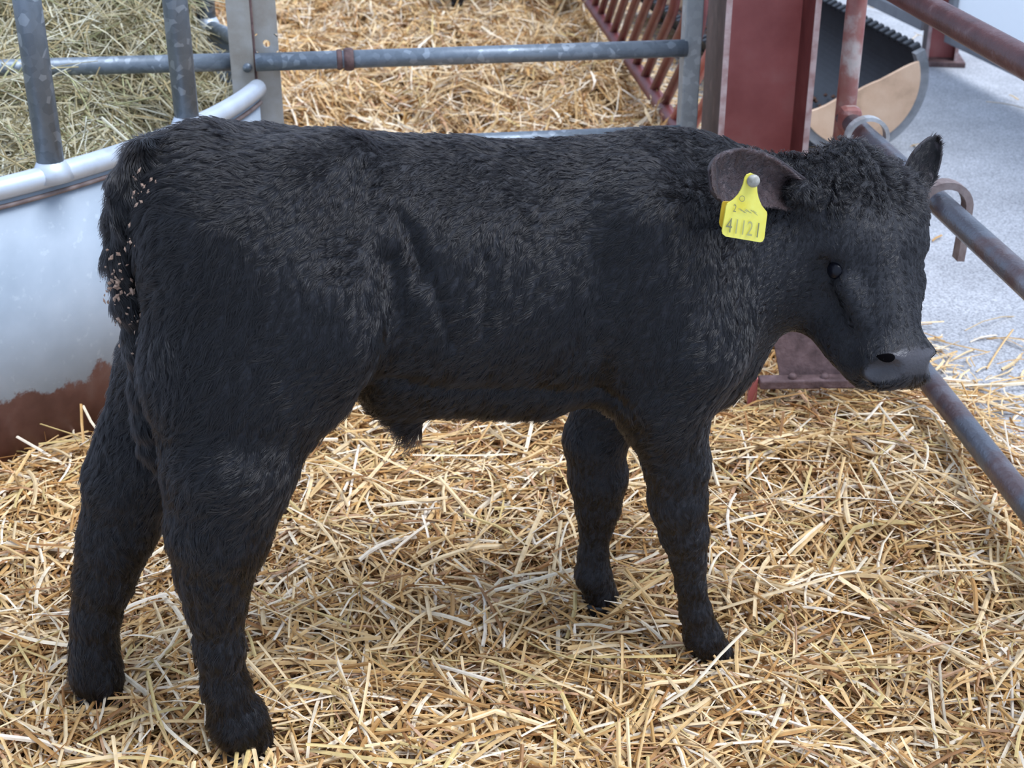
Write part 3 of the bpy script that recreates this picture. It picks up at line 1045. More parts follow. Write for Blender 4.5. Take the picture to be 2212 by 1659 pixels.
# thighs
for sg in (-1, 1):
    P2((520, 560, sg * 0.062, 215), (640, 690, sg * 0.070, 190), 0.05, 0.66)
P2((480, 780, -0.075, 172), (640, 720, -0.085, 186), 0.05, 0.6)
P2((530, 860, -0.082, 185), (500, 1000, -0.083, 142), 0.05, 0.62)
chain([(500, 1000, -0.083, 145), (474, 1140, -0.082, 112), (464, 1230, -0.08, 84), (467, 1300, -0.08, 66), (475, 1400, -0.08, 53),
       (487, 1480, -0.08, 51), (514, 1556, -0.08, 62), (543, 1598, -0.08, 56)], 0.02)
# far hind leg
P2((430, 800, 0.075, 180), (330, 970, 0.08, 118), 0.05, 0.7)
chain([(330, 970, 0.08, 118), (283, 1040, 0.082, 96), (262, 1130, 0.082, 82), (244, 1180, 0.082, 74), (226, 1250, 0.082, 64), (208, 1330, 0.082, 52),
       (203, 1400, 0.082, 50), (208, 1450, 0.082, 54), (222, 1490, 0.082, 48)], 0.02)
P2((715, 640, -0.105, 70), (735, 720, -0.108, 82), 0.05)
# belly fold and sheath
P2((830, 830, 0, 55), (1150, 840, 0, 55), 0.05, 1.5)
P2((860, 850, 0, 58), (893, 930, 0, 22), 0.03)
# head
prim(hd(0.026, -0.068, -0.072), hd(-0.026, -0.068, -0.072), 0.076, 0.076, 0.03)                 # cranium
prim(hd(0.030, -0.050, -0.030), hd(-0.030, -0.050, -0.030), 0.050, 0.050, 0.03)                 # brow
prim(hd(0.0, -0.045, -0.135), hd(0.0, -0.070, -0.10), 0.034, 0.06, 0.03)                     # poll
prim(hd(0.0, -0.056, -0.01), hd(0.0, -0.050, 0.112), 0.055, 0.036, 0.03)                     # nasal
for sg in (-1, 1):
    prim(hd(sg * 0.057, -0.036, -0.016), hd(sg * 0.060, -0.060, -0.018), 0.018, 0.018, 0.018)     # brow ridge over the eye
    prim(hd(sg * 0.056, -0.046, 0.026), hd(sg * 0.038, -0.052, 0.070), 0.018, 0.015, 0.02)        # cheek bone under the eye
    prim(hd(sg * 0.032, -0.135, -0.015), hd(sg * 0.018, -0.092, 0.11), 0.054, 0.036, 0.03)        # cheek / jaw
prim(hd(0.020, -0.052, 0.128), hd(-0.020, -0.052, 0.128), 0.035, 0.035, 0.02)                  # muzzle
for sg in (-1, 1):
    prim(hd(sg * 0.033, -0.032, 0.138), hd(sg * 0.041, -0.052, 0.134), 0.019, 0.018, 0.010)       # nostril wing
prim(hd(0.012, -0.098, 0.124), hd(-0.012, -0.098, 0.124), 0.026, 0.026, 0.010)                  # lower lip
prim(hd(0.010, -0.105, 0.08), hd(-0.010, -0.105, 0.08), 0.032, 0.032, 0.03)                     # chin
for sg in (-1, 1):                                                                            # carved: nostrils, eye sockets
    prim(hd(sg * 0.053, -0.043, 0.138), hd(sg * 0.036, -0.024, 0.145), 0.0095, 0.0120, 0.003, sub=True)
    prim(hd(sg * 0.082, -0.044, 0.004), hd(sg * 0.080, -0.052, 0.006), 0.010, 0.010, 0.012, sub=True)
prim(hd(0.06, -0.079, 0.146), hd(-0.06, -0.079, 0.146), 0.006, 0.006, 0.005, sub=True)            # mouth line
P2((1760, 425, -0.06, 34), (1722, 412, -0.085, 28), 0.03)                                       # near ear base
P2((1965, 430, -0.01, 26), (1985, 400, 0.0, 20), 0.02)                                         # far ear base
# flank creases (carved)
def carve(pts, r, v):
    L3 = []
    for (x, y) in pts:
        L3.append(pxv(x, y, v)[0])
    return L3


def round_cone(p, a, b, r1, r2):
    ba = b - a
    l2 = float(ba @ ba)
    pa = p - a
    if l2 < 1e-10:
        return np.sqrt((pa * pa).sum(-1)) - max(r1, r2)
    rr_ = r1 - r2
    a2 = l2 - rr_ * rr_
    if a2 <= 0:
        c, r = (a, r1) if r1 > r2 else (b, r2)
        q = p - c
        return np.sqrt((q * q).sum(-1)) - r
    il2 = 1.0 / l2
    y = pa @ ba
    z = y - l2
    pp = (pa * pa).sum(-1)
    x2 = np.maximum(pp * l2 * l2 - y * y * l2, 0)
    y2 = y * y * l2
    z2 = z * z * l2
    k = math.copysign(1, rr_) * rr_ * rr_ * x2
    d3 = (np.sqrt(x2 * a2 * il2) + y * rr_) * il2 - r1
    d2 = np.sqrt(x2 + z2) * il2 - r2
    d1 = np.sqrt(x2 + y2) * il2 - r1
    out = np.where(np.sign(z) * a2 * z2 > k, d2, np.where(np.sign(y) * a2 * y2 < k, d1, d3))
    return out


def eval_prims(prims, h, pad=0.03):
    lo = np.min([np.minimum(a - r1 * 1.6, b_ - r2 * 1.6) for a, b_, r1, r2, ax, s, k, sub in prims], 0) - pad
    hi = np.max([np.maximum(a + r1 * 1.6, b_ + r2 * 1.6) for a, b_, r1, r2, ax, s, k, sub in prims], 0) + pad
    nx, ny, nz = [int(math.ceil((hi[i] - lo[i]) / h)) + 1 for i in range(3)]
    Fd = np.full((nx, ny, nz), 1.0, np.float32)
    G = [lo[i] + h * np.arange(n) for i, n in enumerate((nx, ny, nz))]
    for a, b_, r1, r2, ax, s, k, sub in prims:
        m_ = max(r1, r2) * max(1.0, s.max()) + k + 3 * h
        l = np.minimum(a, b_) - m_
        u = np.maximum(a, b_) + m_
        sl = []
        for i in range(3):
            i0 = max(0, int((l[i] - lo[i]) / h)); i1 = min(len(G[i]), int((u[i] - lo[i]) / h) + 2)
            sl.append(slice(i0, i1))
        X, Y, Z = np.meshgrid(G[0][sl[0]], G[1][sl[1]], G[2][sl[2]], indexing='ij')
        c = (a + b_) / 2
        p = np.stack([X, Y, Z], -1) - c
        p = (p @ ax.T) / s
        aa, bb = (ax @ (a - c)) / s, (ax @ (b_ - c)) / s
        d = (round_cone(p, aa, bb, r1, r2) * min(1.0, s.min() ** 0.5)).astype(np.float32)
        cur = Fd[tuple(sl)]
        if sub:
            d = -d
            hq = np.maximum(k - np.abs(cur - d), 0) / k
            Fd[tuple(sl)] = np.maximum(cur, d) + hq * hq * k * 0.25
        else:
            hq = np.maximum(k - np.abs(cur - d), 0) / k
            Fd[tuple(sl)] = np.minimum(cur, d) - hq * hq * k * 0.25
    return Fd, lo


def surface_nets(Fd, lo, h, iters=2):
    S = Fd < 0
    nx, ny, nz = Fd.shape
    c = [S[i:nx - 1 + i, j:ny - 1 + j, k:nz - 1 + k] for i in (0, 1) for j in (0, 1) for k in (0, 1)]
    tot = sum(x.astype(np.int8) for x in c)
    act = (tot > 0) & (tot < 8)
    idx = np.argwhere(act)
    ids = np.full(act.shape, -1, np.int64)
    ids[tuple(idx.T)] = np.arange(len(idx))
    acc = np.zeros((len(idx), 3)); cnt = np.zeros(len(idx))
    corners = [(i, j, k) for i in (0, 1) for j in (0, 1) for k in (0, 1)]
    for ca in corners:
        for ax in range(3):
            if ca[ax]: continue
            cb = list(ca); cb[ax] = 1
            fa = Fd[tuple((idx + ca).T)]; fb_ = Fd[tuple((idx + cb).T)]
            m_ = (fa < 0) != (fb_ < 0)
            t = np.where(m_, fa / np.where(m_, fa - fb_, 1), 0)
            pt = np.tile(np.array(ca, float), (len(idx), 1)); pt[:, ax] = t
            acc[m_] += pt[m_]; cnt[m_] += 1
    Vv = lo + h * (idx + acc / cnt[:, None])
    quads = []
    for ax in range(3):
        o1, o2 = [(1, 2), (2, 0), (0, 1)][ax]
        sa = [slice(0, n) for n in Fd.shape]; sb = list(sa)
        sa[ax] = slice(0, Fd.shape[ax] - 1); sb[ax] = slice(1, Fd.shape[ax])
        A, B = S[tuple(sa)], S[tuple(sb)]
        e = np.argwhere(A != B)
        flip = A[tuple(e.T)]
        ok = np.all(e[:, [o1, o2]] > 0, 1) & (e[:, o1] < Fd.shape[o1] - 1) & (e[:, o2] < Fd.shape[o2] - 1)
        e, flip = e[ok], flip[ok]
        q = []
        for (d1, d2) in ((0, 0), (-1, 0), (-1, -1), (0, -1)):
            ee = e.copy(); ee[:, o1] += d1; ee[:, o2] += d2
            q.append(ids[tuple(ee.T)])
        q = np.stack(q, 1)
        q = np.where(flip[:, None], q, q[:, ::-1])
        quads.append(q)
    Qq = np.concatenate(quads)
    Qq = Qq[(Qq >= 0).all(1)]
    # light smoothing
    E = np.concatenate([Qq[:, [0, 1]], Qq[:, [1, 2]], Qq[:, [2, 3]], Qq[:, [3, 0]]])
    for _ in range(iters):
        s_ = np.zeros_like(Vv); n_ = np.zeros(len(Vv))
        np.add.at(s_, E[:, 0], Vv[E[:, 1]]); np.add.at(n_, E[:, 0], 1)
        np.add.at(s_, E[:, 1], Vv[E[:, 0]]); np.add.at(n_, E[:, 1], 1)
        Vv = 0.45 * Vv + 0.55 * s_ / n_[:, None]
    return Vv, Qq


def to_world(Lc): return Lc @ RM + CO


def vnormals(V, Q):
    n = np.cross(V[Q[:, 2]] - V[Q[:, 0]], V[Q[:, 3]] - V[Q[:, 1]])
    out = np.zeros_like(V)
    for j in range(4):
        np.add.at(out, Q[:, j], n)
    return out / np.maximum(np.linalg.norm(out, axis=1), 1e-12)[:, None]


HVOX = 0.0046
Fd, lo = eval_prims(PR, HVOX)
FUR_IN = 0.0045
Fd = Fd + FUR_IN
BV, BQ = surface_nets(Fd, lo, HVOX, 3)
# flank creases: shallow grooves pressed into the skin on the near side
def groove(V, N, pts, v, wid, dep):
    pts = [pxv(x, y, v)[0] for x, y in pts]
    best = np.full(len(V), 9.0)
    for p, q in zip(pts[:-1], pts[1:]):
        d = q - p; L = d @ d
        t = np.clip(((V - p) @ d) / L, 0, 1)
        r = (V - p) - t[:, None] * d
        r[:, 1] *= 0.25                    # only the distance across the flank counts
        best = np.minimum(best, np.linalg.norm(r, axis=1))
    amt = dep * np.exp(-(best / wid) ** 2) * (V[:, 1] < 0)
    return V - N * amt[:, None]


NB_ = vnormals(BV, BQ)
BV = groove(BV, NB_, [(850, 420), (885, 500), (905, 560), (915, 610)], -0.12, 0.008, 0.009)
BV = groove(BV, NB_, [(900, 500), (935, 600), (960, 680), (975, 740)], -0.12, 0.008, 0.006)
BV = groove(BV, NB_, [(1055, 560), (1050, 640), (1045, 720)], -0.12, 0.007, 0.004)
BV = groove(BV, NB_, [(845, 560), (850, 660), (835, 760), (800, 850)], -0.10, 0.016, 0.014)
BV = groove(BV, NB_, [(820, 815), (1000, 838), (1250, 845), (1330, 850)], -0.08, 0.010, 0.008)
BV = groove(BV, NB_, [(1290, 560), (1270, 700), (1300, 850), (1360, 920)], -0.10, 0.016, 0.006)
BN = vnormals(BV, BQ)
CFACE = pxv(980, 600, 0)[0]
if (BN * (BV - CFACE)).sum() < 0:
    BQ = BQ[:, ::-1]; BN = -BN

BW = to_world(BV)

# coat material under the fur, nose pad and skin by distance from the muzzle
m, nt, b = new_mat('black_coat')
at_ = nt.nodes.new('ShaderNodeAttribute'); at_.attribute_name = 'tint'
nt.links.new(at_.outputs['Color'], b.inputs['Base Color'])
sepc = nt.nodes.new('ShaderNodeSeparateColor'); nt.links.new(at_.outputs['Color'], sepc.inputs[0])
mr = nt.nodes.new('ShaderNodeMapRange')
mr.inputs['From Min'].default_value = 0.02; mr.inputs['From Max'].default_value = 0.05
mr.inputs['To Min'].default_value = 0.75; mr.inputs['To Max'].default_value = 0.28
nt.links.new(sepc.outputs[0], mr.inputs['Value']); nt.links.new(mr.outputs[0], b.inputs['Roughness'])
bump(nt, b, noise(nt, 260, 3), 0.35, 0.003)
M['coat'] = m

hcoord = (BV - HOL) @ HL.T            # s, n, a
muz = np.clip(((hcoord[:, 2] + 0.25 * (hcoord[:, 1] + 0.03) - 0.119) / 0.010), 0, 1) * (np.abs(hcoord[:, 0]) < 0.055) * np.clip((hcoord[:, 1] + 0.070) / 0.01, 0, 1)
headw = np.clip((0.17 - np.linalg.norm(BV - hd(0, -0.07, 0.0), axis=1)) / 0.05, 0, 1)
muz = muz * headw
nost = np.zeros(len(BV))
for sg in (-1, 1):
    nost = np.maximum(nost, np.exp(-(np.linalg.norm(BV - hd(sg * 0.043, -0.031, 0.142), axis=1) / 0.0145) ** 2))
tint = np.array([0.010, 0.010, 0.013])[None] * (1 - muz)[:, None] + np.array([0.085, 0.076, 0.080])[None] * muz[:, None]
tint = tint * (1 - 0.93 * nost)[:, None]  # nostril hollows darkened in the tint as painted shade

calf = thing('calf', (0.0, 1.594, 0.0), 'black calf standing side-on in the straw with a yellow tag in its ear', 'calf')
body = quad_mesh('body', BW, BQ, M['coat'], calf, True, tint)


# --- fur
def hair_mat(name, col, rough=0.32, radial=0.45):
    m = bpy.data.materials.new(name)
    m.use_nodes = True
    nt = m.node_tree
    nt.nodes.clear()
    o = nt.nodes.new('ShaderNodeOutputMaterial')
    h = nt.nodes.new('ShaderNodeBsdfHairPrincipled')
    h.parametrization = 'COLOR'
    h.inputs['Color'].default_value = (*col, 1)
    h.inputs['Roughness'].default_value = rough
    h.inputs['Radial Roughness'].default_value = radial
    h.inputs['Random Roughness'].default_value = 0.3
    h.inputs['IOR'].default_value = 1.45
    nt.links.new(h.outputs[0], o.inputs[0])
    return m


M['fur'] = hair_mat('black_fur', (0.005, 0.0042, 0.0042), 0.20, 0.30)
M['fur_ear'] = hair_mat('brown_black_ear_fur', (0.075, 0.052, 0.050), 0.4, 0.6)


def fnoise(p, seed, scale, n=6):
    r = np.random.default_rng(seed)
    out = np.zeros(len(p))
    for i in range(n):
        k = r.normal(0, 1, 3); k /= np.linalg.norm(k); k *= 2 * PI / scale * (0.7 + 0.35 * i)
        out += np.sin(p @ k + r.uniform(0, 2 * PI)) / (1 + 0.35 * i)
    return out / 2.4


def norm(v): return v / np.maximum(np.linalg.norm(v, axis=1), 1e-9)[:, None]


def make_fur(name, P, N, flow, length, lift, rad, mat, parent, npt=5, curl=None, clump=0.0085, clump_amt=0.45, gather=0.55):
    n = len(P)
    flow = norm(flow - N * (flow * N).sum(1)[:, None])
    side = np.cross(N, flow)
    ang = 0.35 * fnoise(P, 31, 0.16) + 0.30 * fnoise(P, 32, 0.05)
    cell = np.floor(P / clump + 0.35 * np.stack([fnoise(P, 41, 0.02), fnoise(P, 42, 0.02), fnoise(P, 43, 0.02)], 1)).astype(np.int64)
    hsh = (cell[:, 0] * 73856093 ^ cell[:, 1] * 19349663 ^ cell[:, 2] * 83492791) & 0xFFFF
    rnd = np.random.default_rng(3).random((65536, 3))[hsh]
    ang = ang + clump_amt * (rnd[:, 0] - 0.5) * 2 + RNG.normal(0, 0.10, n)
    flow = flow * np.cos(ang)[:, None] + side * np.sin(ang)[:, None]
    side = np.cross(N, flow)
    lift = np.clip(lift * (0.6 + 0.8 * rnd[:, 1]) + RNG.normal(0, 0.06, n), 0.04, 1.2)
    length = length * (0.75 + 0.4 * rnd[:, 2]) * RNG.uniform(0.8, 1.15, n)
    t = np.linspace(0, 1, npt)
    _, inv = np.unique(hsh + 65536 * (cell[:, 2] & 7), return_inverse=True)
    cn = np.bincount(inv)
    cen = np.stack([np.bincount(inv, P[:, k]) / cn for k in range(3)], 1)[inv]
    pull = cen - P
    pl_ = np.linalg.norm(pull, axis=1)
    pull = np.where((pl_ < clump * 1.2)[:, None], pull, 0) * gather
    Pt = np.zeros((n, npt, 3), np.float32)
    for i, tt in enumerate(t):
        d = flow * tt + N * (lift * tt * (1 - 0.55 * tt))[:, None]
        q = P + d * length[:, None] + pull * tt ** 1.3
        if curl is not None:
            q = q + (side * np.sin(tt * 4.5 + rnd[:, 0] * 6)[:, None] + N * (0.6 * np.cos(tt * 4.5 + rnd[:, 0] * 6) - 0.6 * np.cos(rnd[:, 0] * 6))[:, None]) * (curl * length * tt)[:, None]
        Pt[:, i] = q
    cu = bpy.data.hair_curves.new(name)
    cu.add_curves([npt] * n)
    wl = world_loc(parent)
    Pt -= np.array(wl, np.float32)
    cu.points.foreach_set('position', Pt.ravel())
    ra = cu.attributes.get('radius') or cu.attributes.new('radius', 'FLOAT', 'POINT')
    rr_ = np.tile((rad * np.array([1.0, 1.0, 0.85, 0.6, 0.15][:npt])).astype(np.float32), n)
    ra.data.foreach_set('value', rr_)
    o = bpy.data.objects.new(name, cu)
    COL.objects.link(o)
    cu.materials.append(mat)
    o.parent = parent
    o['kind'] = 'stuff'
    return o


# roots over the body
T = np.concatenate([BQ[:, [0, 1, 2]], BQ[:, [0, 2, 3]]])
ar = np.linalg.norm(np.cross(BW[T[:, 1]] - BW[T[:, 0]], BW[T[:, 2]] - BW[T[:, 0]]), axis=1)
NF = 300000
ti = RNG.choice(len(T), NF, p=ar / ar.sum())
r1_, r2_ = RNG.random(NF), RNG.random(NF)
sq = np.sqrt(r1_)
bc = np.stack([1 - sq, sq * (1 - r2_), sq * r2_], 1)
FP = (BW[T[ti]] * bc[:, :, None]).sum(1)
BNW = BN @ RM
FN = norm((BNW[T[ti]] * bc[:, :, None]).sum(1))
keep = ((muz[T[ti]] * bc).sum(1) < 0.3) & ((nost[T[ti]] * bc).sum(1) < 0.3)
FP, FN = FP[keep], FN[keep]
LC = (FP - CO) @ RM.T
hc = (LC - HOL) @ HL.T
wh = np.clip((0.205 - np.linalg.norm((LC - hd(0, -0.07, -0.02)), axis=1)) / 0.05, 0, 1)
wl_ = np.clip((0.40 - LC[:, 2]) / 0.12, 0, 1) * (1 - wh)
rump = np.clip((-0.28 - LC[:, 0]) / 0.12, 0, 1) * (1 - wh)
belly = np.clip((-FN[:, 2] - 0.25) / 0.4, 0, 1) * (LC[:, 2] > 0.25) * (1 - wh)
backw = np.clip((FN[:, 2] - 0.3) / 0.4, 0, 1) * (1 - wh)
flow_t = -0.62 * E1 - 0.78 * EZ
flow = np.tile(flow_t, (len(FP), 1))
flow = flow * (1 - backw)[:, None] + backw[:, None] * (-1.0 * E1 - 0.1 * EZ)
flow = flow * (1 - wl_)[:, None] + wl_[:, None] * (-0.15 * E1 - 1.0 * EZ)
faceflow = np.tile(0.75 * HA, (len(FP), 1)) + HS[None] * (np.sign(hc[:, 0]) * 0.6)[:, None]
flow = flow * (1 - wh)[:, None] + wh[:, None] * faceflow
poll = wh * np.clip((-0.035 - hc[:, 2]) / 0.05, 0, 1) * np.clip((hc[:, 1] + 0.10) / 0.05, 0, 1)
length = 0.0125 * np.ones(len(FP))
length = length * (1 - wl_ * 0.30) * (1 - wh * 0.55) + rump * 0.006 + belly * 0.010 + poll * 0.010
lift = 0.34 - 0.10 * wl_ - 0.12 * wh + 0.12 * rump + 0.10 * backw + 0.35 * poll
sheath = np.exp(-(np.linalg.norm(LC - pxv(890, 935, 0)[0], axis=1) / 0.03) ** 2)
length = length + sheath * 0.018
curl = 0.05 + 0.35 * poll
make_fur('fur', FP, FN, flow, length, lift, 0.00032, M['fur'], body, 5, curl)

# --- tail
tail_px = [(372, 318, -0.005, 40), (320, 338, -0.012, 44), (283, 400, -0.02, 43), (268, 470, -0.025, 38), (264, 550, -0.028, 34), (277, 640, -0.03, 32), (302, 740, -0.032, 31),
           (322, 820, -0.033, 36), (335, 890, -0.034, 42), (342, 950, -0.034, 36), (348, 1010, -0.034, 14)]
PRT = []
for p, q in zip(tail_px[:-1], tail_px[1:]):
    a, ma_ = pxv(*p[:3]); b_, mb_ = pxv(*q[:3])
    PRT.append((a, b_, p[3] * ma_ * 0.82, q[3] * mb_ * 0.82, np.eye(3), np.ones(3), 0.015, False))
Ft, lot = eval_prims(PRT, 0.006)
TV, TQ = surface_nets(Ft, lot, 0.006, 2)
TN = vnormals(TV, TQ)
if (TN * (TV - TV.mean(0))).sum() < 0: TQ = TQ[:, ::-1]; TN = -TN
TW = to_world(TV)
tail = quad_mesh('tail', TW, TQ, M['coat'], calf, True, np.tile(np.array([[0.010, 0.010, 0.012]]), (len(TW), 1)))


def scatter(V, N, Q, n):
    T = np.concatenate([Q[:, [0, 1, 2]], Q[:, [0, 2, 3]]])
    ar = np.linalg.norm(np.cross(V[T[:, 1]] - V[T[:, 0]], V[T[:, 2]] - V[T[:, 0]]), axis=1)
    ti = RNG.choice(len(T), n, p=ar / ar.sum())
    a, b_ = np.sqrt(RNG.random(n)), RNG.random(n)
    bc = np.stack([1 - a, a * (1 - b_), a * b_], 1)
    return (V[T[ti]] * bc[:, :, None]).sum(1), norm((N[T[ti]] * bc[:, :, None]).sum(1))


p, nn = scatter(TW, TN @ RM, TQ, 26000)
fl = np.tile(-EZ * 1.0 + E1 * 0.1, (len(p), 1))
make_fur('tail_hair', p, nn, fl, 0.026 + 0.02 * np.clip((0.42 - p[:, 2]) / 0.1, 0, 1), np.full(len(p), 0.30), 0.00034, M['fur'], tail, 5, np.full(len(p), 0.10), 0.012, 0.5)
# dried dirt clinging to the tail
dv, df = [], []
dr = np.random.default_rng(17)
spots = [(255, 555, 14), (262, 590, 18), (270, 620, 14), (262, 640, 12), (285, 665, 10), (315, 395, 7), (330, 410, 9), (300, 515, 7), (258, 615, 16), (275, 690, 8), (295, 735, 6), (320, 430, 6)]
cp, cn_ = scatter(np.concatenate([TW, BW]), np.concatenate([TN, BN]) @ RM, np.concatenate([TQ, BQ + len(TW)]), 60000)
ok = (cp[:, 0] < -0.28) & (cn_[:, 1] < 0.1)
cp, cn_ = cp[ok], cn_[ok]
rel = cp - np.array([0, 0, CAM_H])
_f = rel[:, 1] * math.cos(TILT) - rel[:, 2] * math.sin(TILT)
cpx = W_PX / 2 + F_PX * rel[:, 0] / _f
cpy = H_PX / 2 - F_PX * (rel[:, 1] * math.sin(TILT) + rel[:, 2] * math.cos(TILT)) / _f
for (sx, sy, m_) in spots:
    for i in range(m_):
        j = np.argmin((cpx - sx - dr.normal(0, 9)) ** 2 + (cpy - sy - dr.normal(0, 12)) ** 2 + 2e4 * np.clip(cp[:, 1] - 1.45, 0, 1))
        nn_ = cn_[j]
        c = cp[j] + nn_ * dr.uniform(0.008, 0.015)
        s_ = dr.uniform(0.0007, 0.0030)
        ax1 = dr.normal(0, 1, 3); ax1 -= nn_ * (ax1 @ nn_); ax1 /= np.linalg.norm(ax1)
        ax2 = np.cross(nn_, ax1)
        o = len(dv)
        for (p_, q_, r_) in ((-1.6, 0, 0), (0, -0.8, 0), (1.6, 0.2, 0), (0.2, 0.9, 0), (0, 0, 0.7)):
            dv.append(c + s_ * (p_ * dr.uniform(0.6, 1.2) * ax1 + q_ * ax2 + r_ * nn_))
        df += [(o, o + 1, o + 4), (o + 1, o + 2, o + 4), (o + 2, o + 3, o + 4), (o + 3, o, o + 4), (o + 3, o + 2, o + 1, o)]
dirt = link_mesh('dirt_flakes', dv, df, M['flake'], tail)
dirt['kind'] = 'stuff'
dirt['label'] = 'pale dried dirt flakes stuck in the tail hair'


# --- ears
def ear(name, stations, v0, v1, cup, mat_fur, nfur, parent):
    K = len(stations)
    NC = 9
    V = []
    for i, (tp, bt) in enumerate(stations):
        f = i / (K - 1)
        for j in range(NC):
            g = j / (NC - 1)
            x = tp[0] + (bt[0] - tp[0]) * g; y = tp[1] + (bt[1] - tp[1]) * g
            v = v0 + (v1 - v0) * f + cup * (1 - (2 * g - 1) ** 2) * math.sin(PI * min(1, 0.15 + f * 0.85)) ** 0.5
            V.append(to_world(pxv(x, y, v)[0][None])[0])
    Q = []
    for i in range(K - 1):
        for j in range(NC - 1):
            a = i * NC + j
            Q.append((a, a + 1, a + NC + 1, a + NC))
    V = np.array(V); Q = np.array(Q)
    nrm = vnormals(V, Q)
    if nrm[:, 1].mean() > 0:
        Q = Q[:, ::-1]; nrm = -nrm
    o = quad_mesh(name, V, Q, M['coat'], parent, True, np.tile(np.array([[0.030, 0.022, 0.024]]), (len(V), 1)))
    md = o.modifiers.new('thickness', 'SOLIDIFY'); md.thickness = 0.006; md.offset = -1
    ms = o.modifiers.new('smooth', 'SUBSURF'); ms.levels = 1; ms.render_levels = 2
    p, nn = scatter(V, nrm, Q, nfur)
    tipd = V[-NC:].mean(0) - V[:NC].mean(0); tipd /= np.linalg.norm(tipd)
    make_fur('ear_hair', p, nn, np.tile(tipd, (len(p), 1)) + RNG.normal(0, 0.25, (len(p), 3)), np.full(len(p), 0.010), np.full(len(p), 0.22), 0.00026, mat_fur, o, 5, None, 0.008, 0.4)
    # fringe along both edges
    ed = np.concatenate([V[np.arange(K) * NC], V[np.arange(K) * NC + NC - 1]])
    return o, V


ear_n = [((1775, 412), (1762, 448)), ((1742, 394), (1728, 452)), ((1712, 368), (1703, 452)), ((1682, 346), (1668, 447)), ((1648, 329), (1632, 441)), ((1608, 322), (1598, 438)),
         ((1570, 326), (1572, 440)), ((1545, 343), (1553, 430)), ((1535, 368), (1541, 412))]
e1, E1V = ear('ear', ear_n, -0.06, -0.175, 0.022, M['fur_ear'], 11000, calf)
ear_f = [((1948, 385), (1990, 430)), ((1960, 362), (2003, 415)), ((1968, 340), (2018, 395)), ((1984, 319), (2029, 362)), ((2003, 303), (2034, 328)), ((2016, 295), (2028, 303))]
e2, E2V = ear('ear', ear_f, 0.0, 0.03, 0.012, M['fur'], 5000, calf)

# --- eyes
for sg in (-1, 1):
    c = to_world(hd(sg * 0.0635, -0.047, 0.005)[None])[0]
    bm = bmesh.new()
    bmesh.ops.create_uvsphere(bm, u_segments=20, v_segments=12, radius=0.0115)
    for v in bm.verts: v.co = v.co + Vector(c)
    me = bpy.data.meshes.new('eye'); bm.to_mesh(me); bm.free()
    me.polygons.foreach_set('use_smooth', [True] * len(me.polygons))
    link('eye', me, M['eye'], calf)

# --- nostrils: black lenses painting the shade inside the carved openings
M['nostril'], _nt, _b = new_mat('nostril_shade_black')
_b.inputs['Base Color'].default_value = (0.004, 0.0035, 0.004, 1); _b.inputs['Roughness'].default_value = 1.0; _b.inputs['Specular IOR Level'].default_value = 0.05
for sg in (-1, 1):
    q = hd(sg * 0.047, -0.030, 0.141)
    j = int(np.argmin(np.linalg.norm(BV - q, axis=1)))
    nn_ = BNW[j]
    ax1 = to_world(hd(sg * 0.036, -0.024, 0.145)[None])[0] - to_world(hd(sg * 0.053, -0.043, 0.138)[None])[0]
    ax1 = ax1 - nn_ * (ax1 @ nn_); ax1 /= np.linalg.norm(ax1)
    ax2 = np.cross(nn_, ax1)
    bm = bmesh.new()
    bmesh.ops.create_uvsphere(bm, u_segments=18, v_segments=10, radius=1.0)
    for v in bm.verts:
        w_ = 1.0 + 0.35 * v.co.x
        v.co = Vector(BW[j] + ax1 * 0.0112 * v.co.x + ax2 * 0.0075 * w_ * v.co.y + nn_ * (0.0022 * v.co.z - 0.0010 - 0.0025 * v.co.x ** 2))
    me = bpy.data.meshes.new('nostril'); bm.to_mesh(me); bm.free()
    me.polygons.foreach_set('use_smooth', [True] * len(me.polygons))
    link('nostril', me, M['nostril'], calf)

# --- hooves: two claws each
def hoof(px, py, v, wpx, hpx, ang):
    c, mp = pxv(px, py, v)
    for s in (-1, 1):
        cc = c + np.array([0, s * wpx * mp * 0.24, 0])
        V, Fc = [], []
        rings = 6
        seg = 14
        H = hpx * mp
        for i in range(rings):
            f = i / (rings - 1)
            rl = wpx * mp * 0.5 * (1.05 - 0.28 * f); rw = wpx * mp * 0.245 * (1.05 - 0.20 * f)
            sh = -0.35 * wpx * mp * f
            for j in range(seg):
                t = 2 * PI * j / seg
                toe = 1.0 + 0.45 * max(0, math.cos(t)) * (1 - f)
                lx = rl * math.cos(t) * toe + sh + 0.15 * wpx * mp
                ly = rw * math.sin(t)
                X = cc + np.array([lx * math.cos(ang) - ly * math.sin(ang), lx * math.sin(ang) + ly * math.cos(ang), H * f - 0.004])
                V.append(to_world(X[None])[0])
        for i in range(rings - 1):
            for j in range(seg):
                k = (j + 1) % seg
                Fc.append((i * seg + j, i * seg + k, (i + 1) * seg + k, (i + 1) * seg + j))
        Fc.append(tuple(range(seg - 1, -1, -1))); Fc.append(tuple((rings - 1) * seg + j for j in range(seg)))
        link_mesh('hoof_claw', V, Fc, M['hoof'], calf, True)


hoof(537, 1652, -0.08, 104, 62, -0.12)
hoof(222, 1528, 0.082, 84, 55, -0.05)
hoof(1552, 1443, -0.08, 88, 45, -0.1)
hoof(1303, 1325, 0.085, 76, 45, 0.0)

# --- ear tag
def tagp(cx, cy, v):
    return to_world(pxv(1520 + cx / 7.215, 310 + cy / 7.215, v)[0][None])[0]


